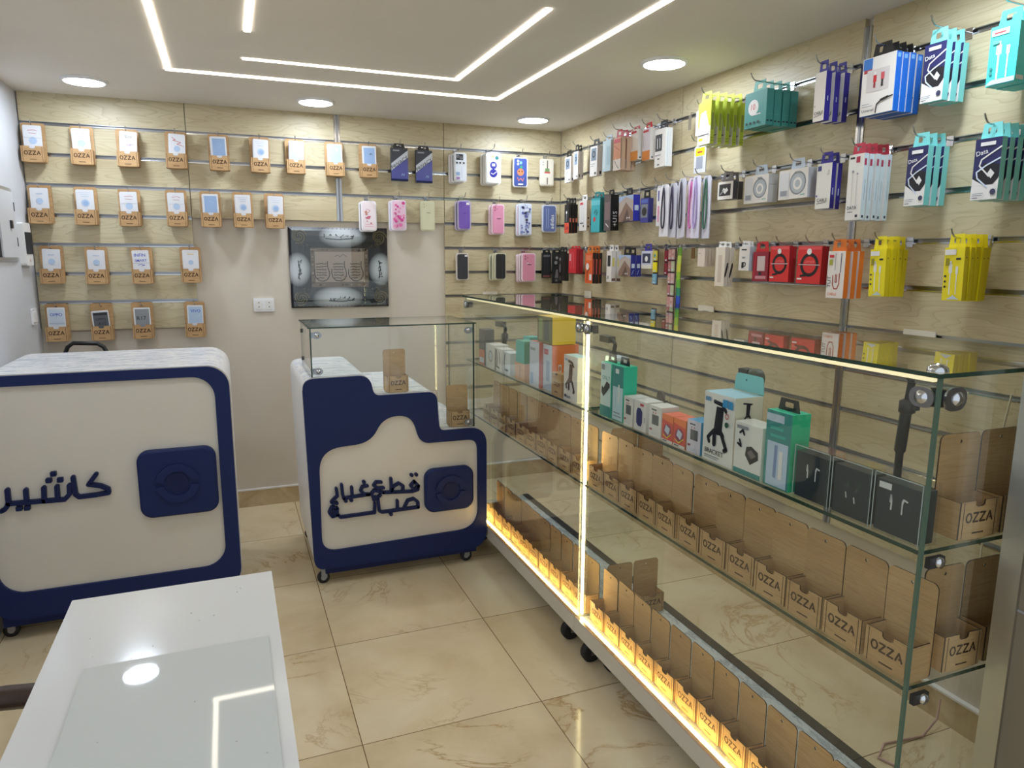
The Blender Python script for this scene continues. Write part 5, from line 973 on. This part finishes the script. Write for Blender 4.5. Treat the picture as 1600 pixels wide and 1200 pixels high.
sbox('mint-sided box with teal and white front, beside the speaker box', -2.338, -2.408, .180, .050, TEAL_D, side=MINT_S, top=MINT_S, art=[('r', .3, .86, .6, .94, PAPER), ('r', .1, .02, 1, .62, col(196, 220, 226)), ('s', [(.35, .3), (.35, .6)], .1, PALE), ('s', [(.65, .35), (.65, .65)], .12, PAPER), ('r', .2, .08, .9, .1, GREY), ('r', .2, .14, .8, .16, GREY)], tab=BLACK)
BUDW = [('r', .25, .40, .80, .72, col(96, 98, 98)), ('r', .2, .86, .6, .9, DARK), ('d', .35, .78, .04, INK_R), ('d', .55, .78, .04, INK_R), ('r', .1, .2, .3, .26, DRED), ('r', .3, .1, .7, .12, PALE)]
sbox('small white earbud box with a grey window, next to the mint boxes', -2.416, -2.470, .092, .060, WB, art=BUDW)
sbox('small white box with a dark blue capsule picture', -2.478, -2.545, .092, .060, WB, art=[('p', [(.2, .25), (.35, .15), (.6, .15), (.7, .3), (.7, .65), (.55, .76), (.3, .76), (.2, .62)], col(54, 54, 110)), ('r', .5, .84, .8, .92, INK_R), ('r', .85, .3, .92, .5, GREY)])
sbox('small white earbud box between the capsule box and orange boxes', -2.562, -2.626, .092, .060, WB, art=BUDW)
ORB = [('r', 0, .1, 1, 1, col(222, 80, 60)), ('p', [(0, .82), (1, .72), (1, 1), (0, 1)], col(240, 130, 60)), ('d', .5, .42, .36, col(150, 60, 90)), ('p', [(.25, .4), (.6, .28), (.75, .52), (.4, .64)], PALE), ('s', [(.15, .25), (.5, .16), (.85, .34)], .05, YEL), ('r', 0, 0, 1, .1, WB), ('r', .1, .03, .5, .07, DARK)]
sbox('small orange-red box with round purple print, first of the pair', -2.632, -2.686, .080, .055, RED, side=ORG, top=col(240, 110, 70), art=ORB)
sbox('small orange-red box with round purple print, second of the pair', -2.690, -2.746, .080, .055, RED, side=ORG, top=col(240, 110, 70), art=ORB)
sbox('small white earbud box beside the tall black mount box', -2.752, -2.812, .090, .060, col(216, 210, 222), side=col(90, 160, 200), art=BUDW)
sbox('tall white box with a black phone bracket picture and aqua lid flap', -2.822, -2.942, .180, .085, col(234, 230, 224), side=col(236, 226, 204), top=col(176, 214, 232), art=MOUNT(BLACK)+[('t', 'BRACKET', .10, .115, .105, INK_K), ('r', .1, .07, .6, .085, GREY), ('t', 'BRACKET', .10, .065, .05, INK_K) if False else ('r', .1, .045, .55, .055, GREY), ('r', .06, .87, .24, .93, col(90, 140, 180)), ('r', .64, .84, .80, .95, col(60, 150, 206)), ('r', .82, .83, .96, .94, col(60, 150, 206)), ('o', .80, .72, .06, .04, INK_R), ('d', .80, .60, .06, col(50, 90, 70))], sart=[('s', [(.3, .92), (.6, .9)], .05, INK_K), ('p', [(.4, .9), (.55, .9), (.52, .72), (.4, .72)], DARK), ('s', [(.42, .74), (.32, .68)], .05, DARK), ('s', [(.52, .74), (.58, .68)], .05, DARK)])
t = thing('box_flap', 'open aqua flap rising from the lid of the bracket box', 'flap', (XS+.016+.0875, -2.883, ZS+.1805), RW)
m = MB(); m.plate(rounded([(-.056, 0, 0), (.056, 0, 0), (.052, .045, .012), (-.05, .045, .012)]), [disc(-.01, .03, .003)], 0, .002, col(130, 204, 204)); part(m, 'flap_card', t)
sbox('white earbud box with a dark case picture and green foot', -2.950, -3.046, .128, .055, col(232, 228, 222), side=WB, art=[('r', 0, 0, 1, .10, TEAL_D), ('p', [(.42, .40), (.62, .24), (.90, .38), (.88, .52), (.64, .60), (.46, .56)], DARK), ('p', [(.5, .46), (.66, .36), (.82, .44), (.64, .54)], col(120, 110, 108)), ('s', [(.2, .80), (.3, .86), (.36, .78)], .06, BLACK), ('s', [(.14, .58), (.26, .54), (.2, .66)], .06, BLACK), ('r', .08, .88, .5, .94, GREY)], x=XS+.014)
sbox('mint green box with teal front and black hang tab beside the black boxes', -3.054, -3.134, .178, .052, TEAL_D, side=col(60, 202, 146), top=MINT_S, art=[('r', 0, .86, .7, .96, PALE), ('r', .1, .02, .92, .60, col(190, 206, 226)), ('p', [(.38, .14), (.50, .12), (.52, .56), (.40, .56)], col(130, 150, 190)), ('p', [(.60, .12), (.74, .14), (.74, .50), (.58, .50)], PAPER), ('r', .2, .66, .8, .70, MINT), ('r', .2, .76, .7, .80, MINT)], tab=BLACK, tabh=.028)
EARB = [('s', [(.33, .62), (.34, .75), (.36, .62), (.355, .48)], .035, PAPER), ('s', [(.60, .66), (.62, .74), (.70, .72)], .035, PAPER), ('s', [(.60, .7), (.60, .46)], .03, PAPER)]
def acrylic(label, y0, y1, art):
    t = thing('earphone_box', label, 'box', (XS+.016, (y0+y1)/2, ZS), RW, 'black earphone boxes'); w = abs(y1-y0); h = .118
    m = MB(); m.box(-w/2+.003, w/2-.003, .004, .040, .003, h-.014, col(40, 50, 54, .3)); m.art(art, -w/2+.003, .003, w-.006, h-.017, .004); part(m, 'carton', t)
    c = MB(); c.box(-w/2, w/2, 0, .046, 0, h, CLEAR); e = col(176, 186, 184, .2)
    for q in ((-w/2, w/2, h-.0015, h), (-w/2, -w/2+.0015, 0, h), (w/2-.0015, w/2, 0, h)): c.box(q[0], q[1], -.0006, .0006, q[2], q[3], e)
    part(c, 'clear_cover', t)
acrylic('black earphone box in a clear cover, beside the mint green box', -3.148, -3.248, EARB)
acrylic('black earphone box with small green leaves, between two others', -3.254, -3.352, [('p', [(.3, .6), (.4, .76), (.44, .6)], col(70, 80, 74)), ('s', [(.35, .48), (.37, .38)], .03, PAPER), ('s', [(.58, .42), (.6, .32)], .035, PAPER), ('s', [(.62, .55), (.66, .66)], .04, col(80, 90, 80)), ('p', [(.6, .7), (.75, .8), (.7, .55)], col(56, 72, 64))])
acrylic('black earphone box with a white sticker, last beside the corner glass', -3.358, -3.462, EARB+[('r', .06, .84, .34, .96, PAPER)])
# phone stands behind the boxes
def phone_stand(label, x, y, ztop, lean=0.0, bend=.05):
    t = thing('phone_stand', label, 'phone stand', (x, y, ZS), RW, 'phone stands in the showcases'); h = ztop-ZS
    b = MB(); b.lathe([(.032, 0), (.034, .004), (.030, .012), (.014, .018), (.010, .03)], DARK, n=18); part(b, 'foot', t)
    p = MB(); p.tube([(0, 0, .02), (0, 0, h*.34), (0, 0, h*.36), (lean*.5, 0, h*.7), (lean*.6, 0, h*.74), (lean, 0, h*.92)], [.0085, .0085, .012, .012, .008, .008], BLACK, 10); part(p, 'pole', t)
    j = MB(); j.lathe([(.010, -.016), (.017, -.012), (.017, .012), (.010, .016)], DARK, 'z', (lean*.6, 0, h*.72), 12); j.box(lean*.6+.008, lean*.6+.026, -.006, .006, h*.72-.004, h*.72+.006, DARK); part(j, 'joint', t)
    c = MB(); c.tube([(lean, 0, h*.92), (lean*1.0-bend*.3, 0, h*.985), (lean-bend, 0, h)], .007, DARK, 8); c.box(lean-bend-.05, lean-bend+.018, -.016, .016, h-.012, h+.012, col(90, 86, 80)); part(c, 'clamp_head', t)
phone_stand('black phone stand with pole and clamp near the corner glass of the showcase', -.690, -3.225, 1.235, .012, .045)
phone_stand('grey bent phone stand behind the boxes at the far end of the inner showcase', -.815, -1.10, 1.150, .02, .05)
phone_stand('grey phone stand rising behind the mint boxes', -.70, -1.95, 1.165, .03, .045)
t = thing('car_charger', 'dark angular phone clip resting behind the bracket box flap', 'phone clip', (XS+.125, -2.905, ZS), RW)
m = MB(); m.tube([(0, 0, 0), (0, 0, .19), (-.01, 0, .225), (-.035, 0, .232)], .007, BLACK, 8); part(m, 'stem', t)
m = MB(); m.box(-.075, -.04, -.014, .014, .205, .235, DARK); m.lathe([(.016, -.014), (.024, -.01), (.024, .012)], col(80, 82, 70), 'y', (-.025, 0, .215), 14); part(m, 'clamp_head', t)
m = MB(); m.lathe([(.022, 0), (.026, .003), (.026, .010), (.012, .014)], col(110, 96, 90), 'z', (0, 0, 0), 16); m.tube([(0, 0, .012), (0, 0, .05)], .006, DARK); m.lathe([(.020, -.004), (.022, 0), (.020, .004)], col(110, 96, 90), 'y', (0, 0, .058), 18)
tag(m.build('magnetic_mount', None, (-.72, -2.33, ZS), RW), 'small round brown magnet mount standing alone behind the white earbud boxes', 'phone mount')
# cables
m = MB(); m.tube([(-.020, -3.02, 1.10), (-.022, -3.00, .92), (-.018, -2.99, .75), (-.018, -2.99, .60), (-.02, -3.0, .5)], .003, col(214, 206, 180), 6)
tag(m.build('hanging_wire', None, None, None), 'thin pale cord running down the slat boards behind the phone stand', 'cord')
m = MB(); q = [(-.03, -2.93, .10), (-.05, -2.94, .04), (-.12, -2.95, .006), (-.26, -2.93, .005), (-.33, -2.97, .005), (-.30, -3.05, .005), (-.36, -3.12, .005), (-.45, -3.2, .005), (-.5, -3.35, .005)]
m.tube(q, .0035, col(190, 150, 140), 6); tag(m.build('floor_cable', None, None, None), 'thin pinkish cable lying in loops on the floor behind the showcase', 'cable')
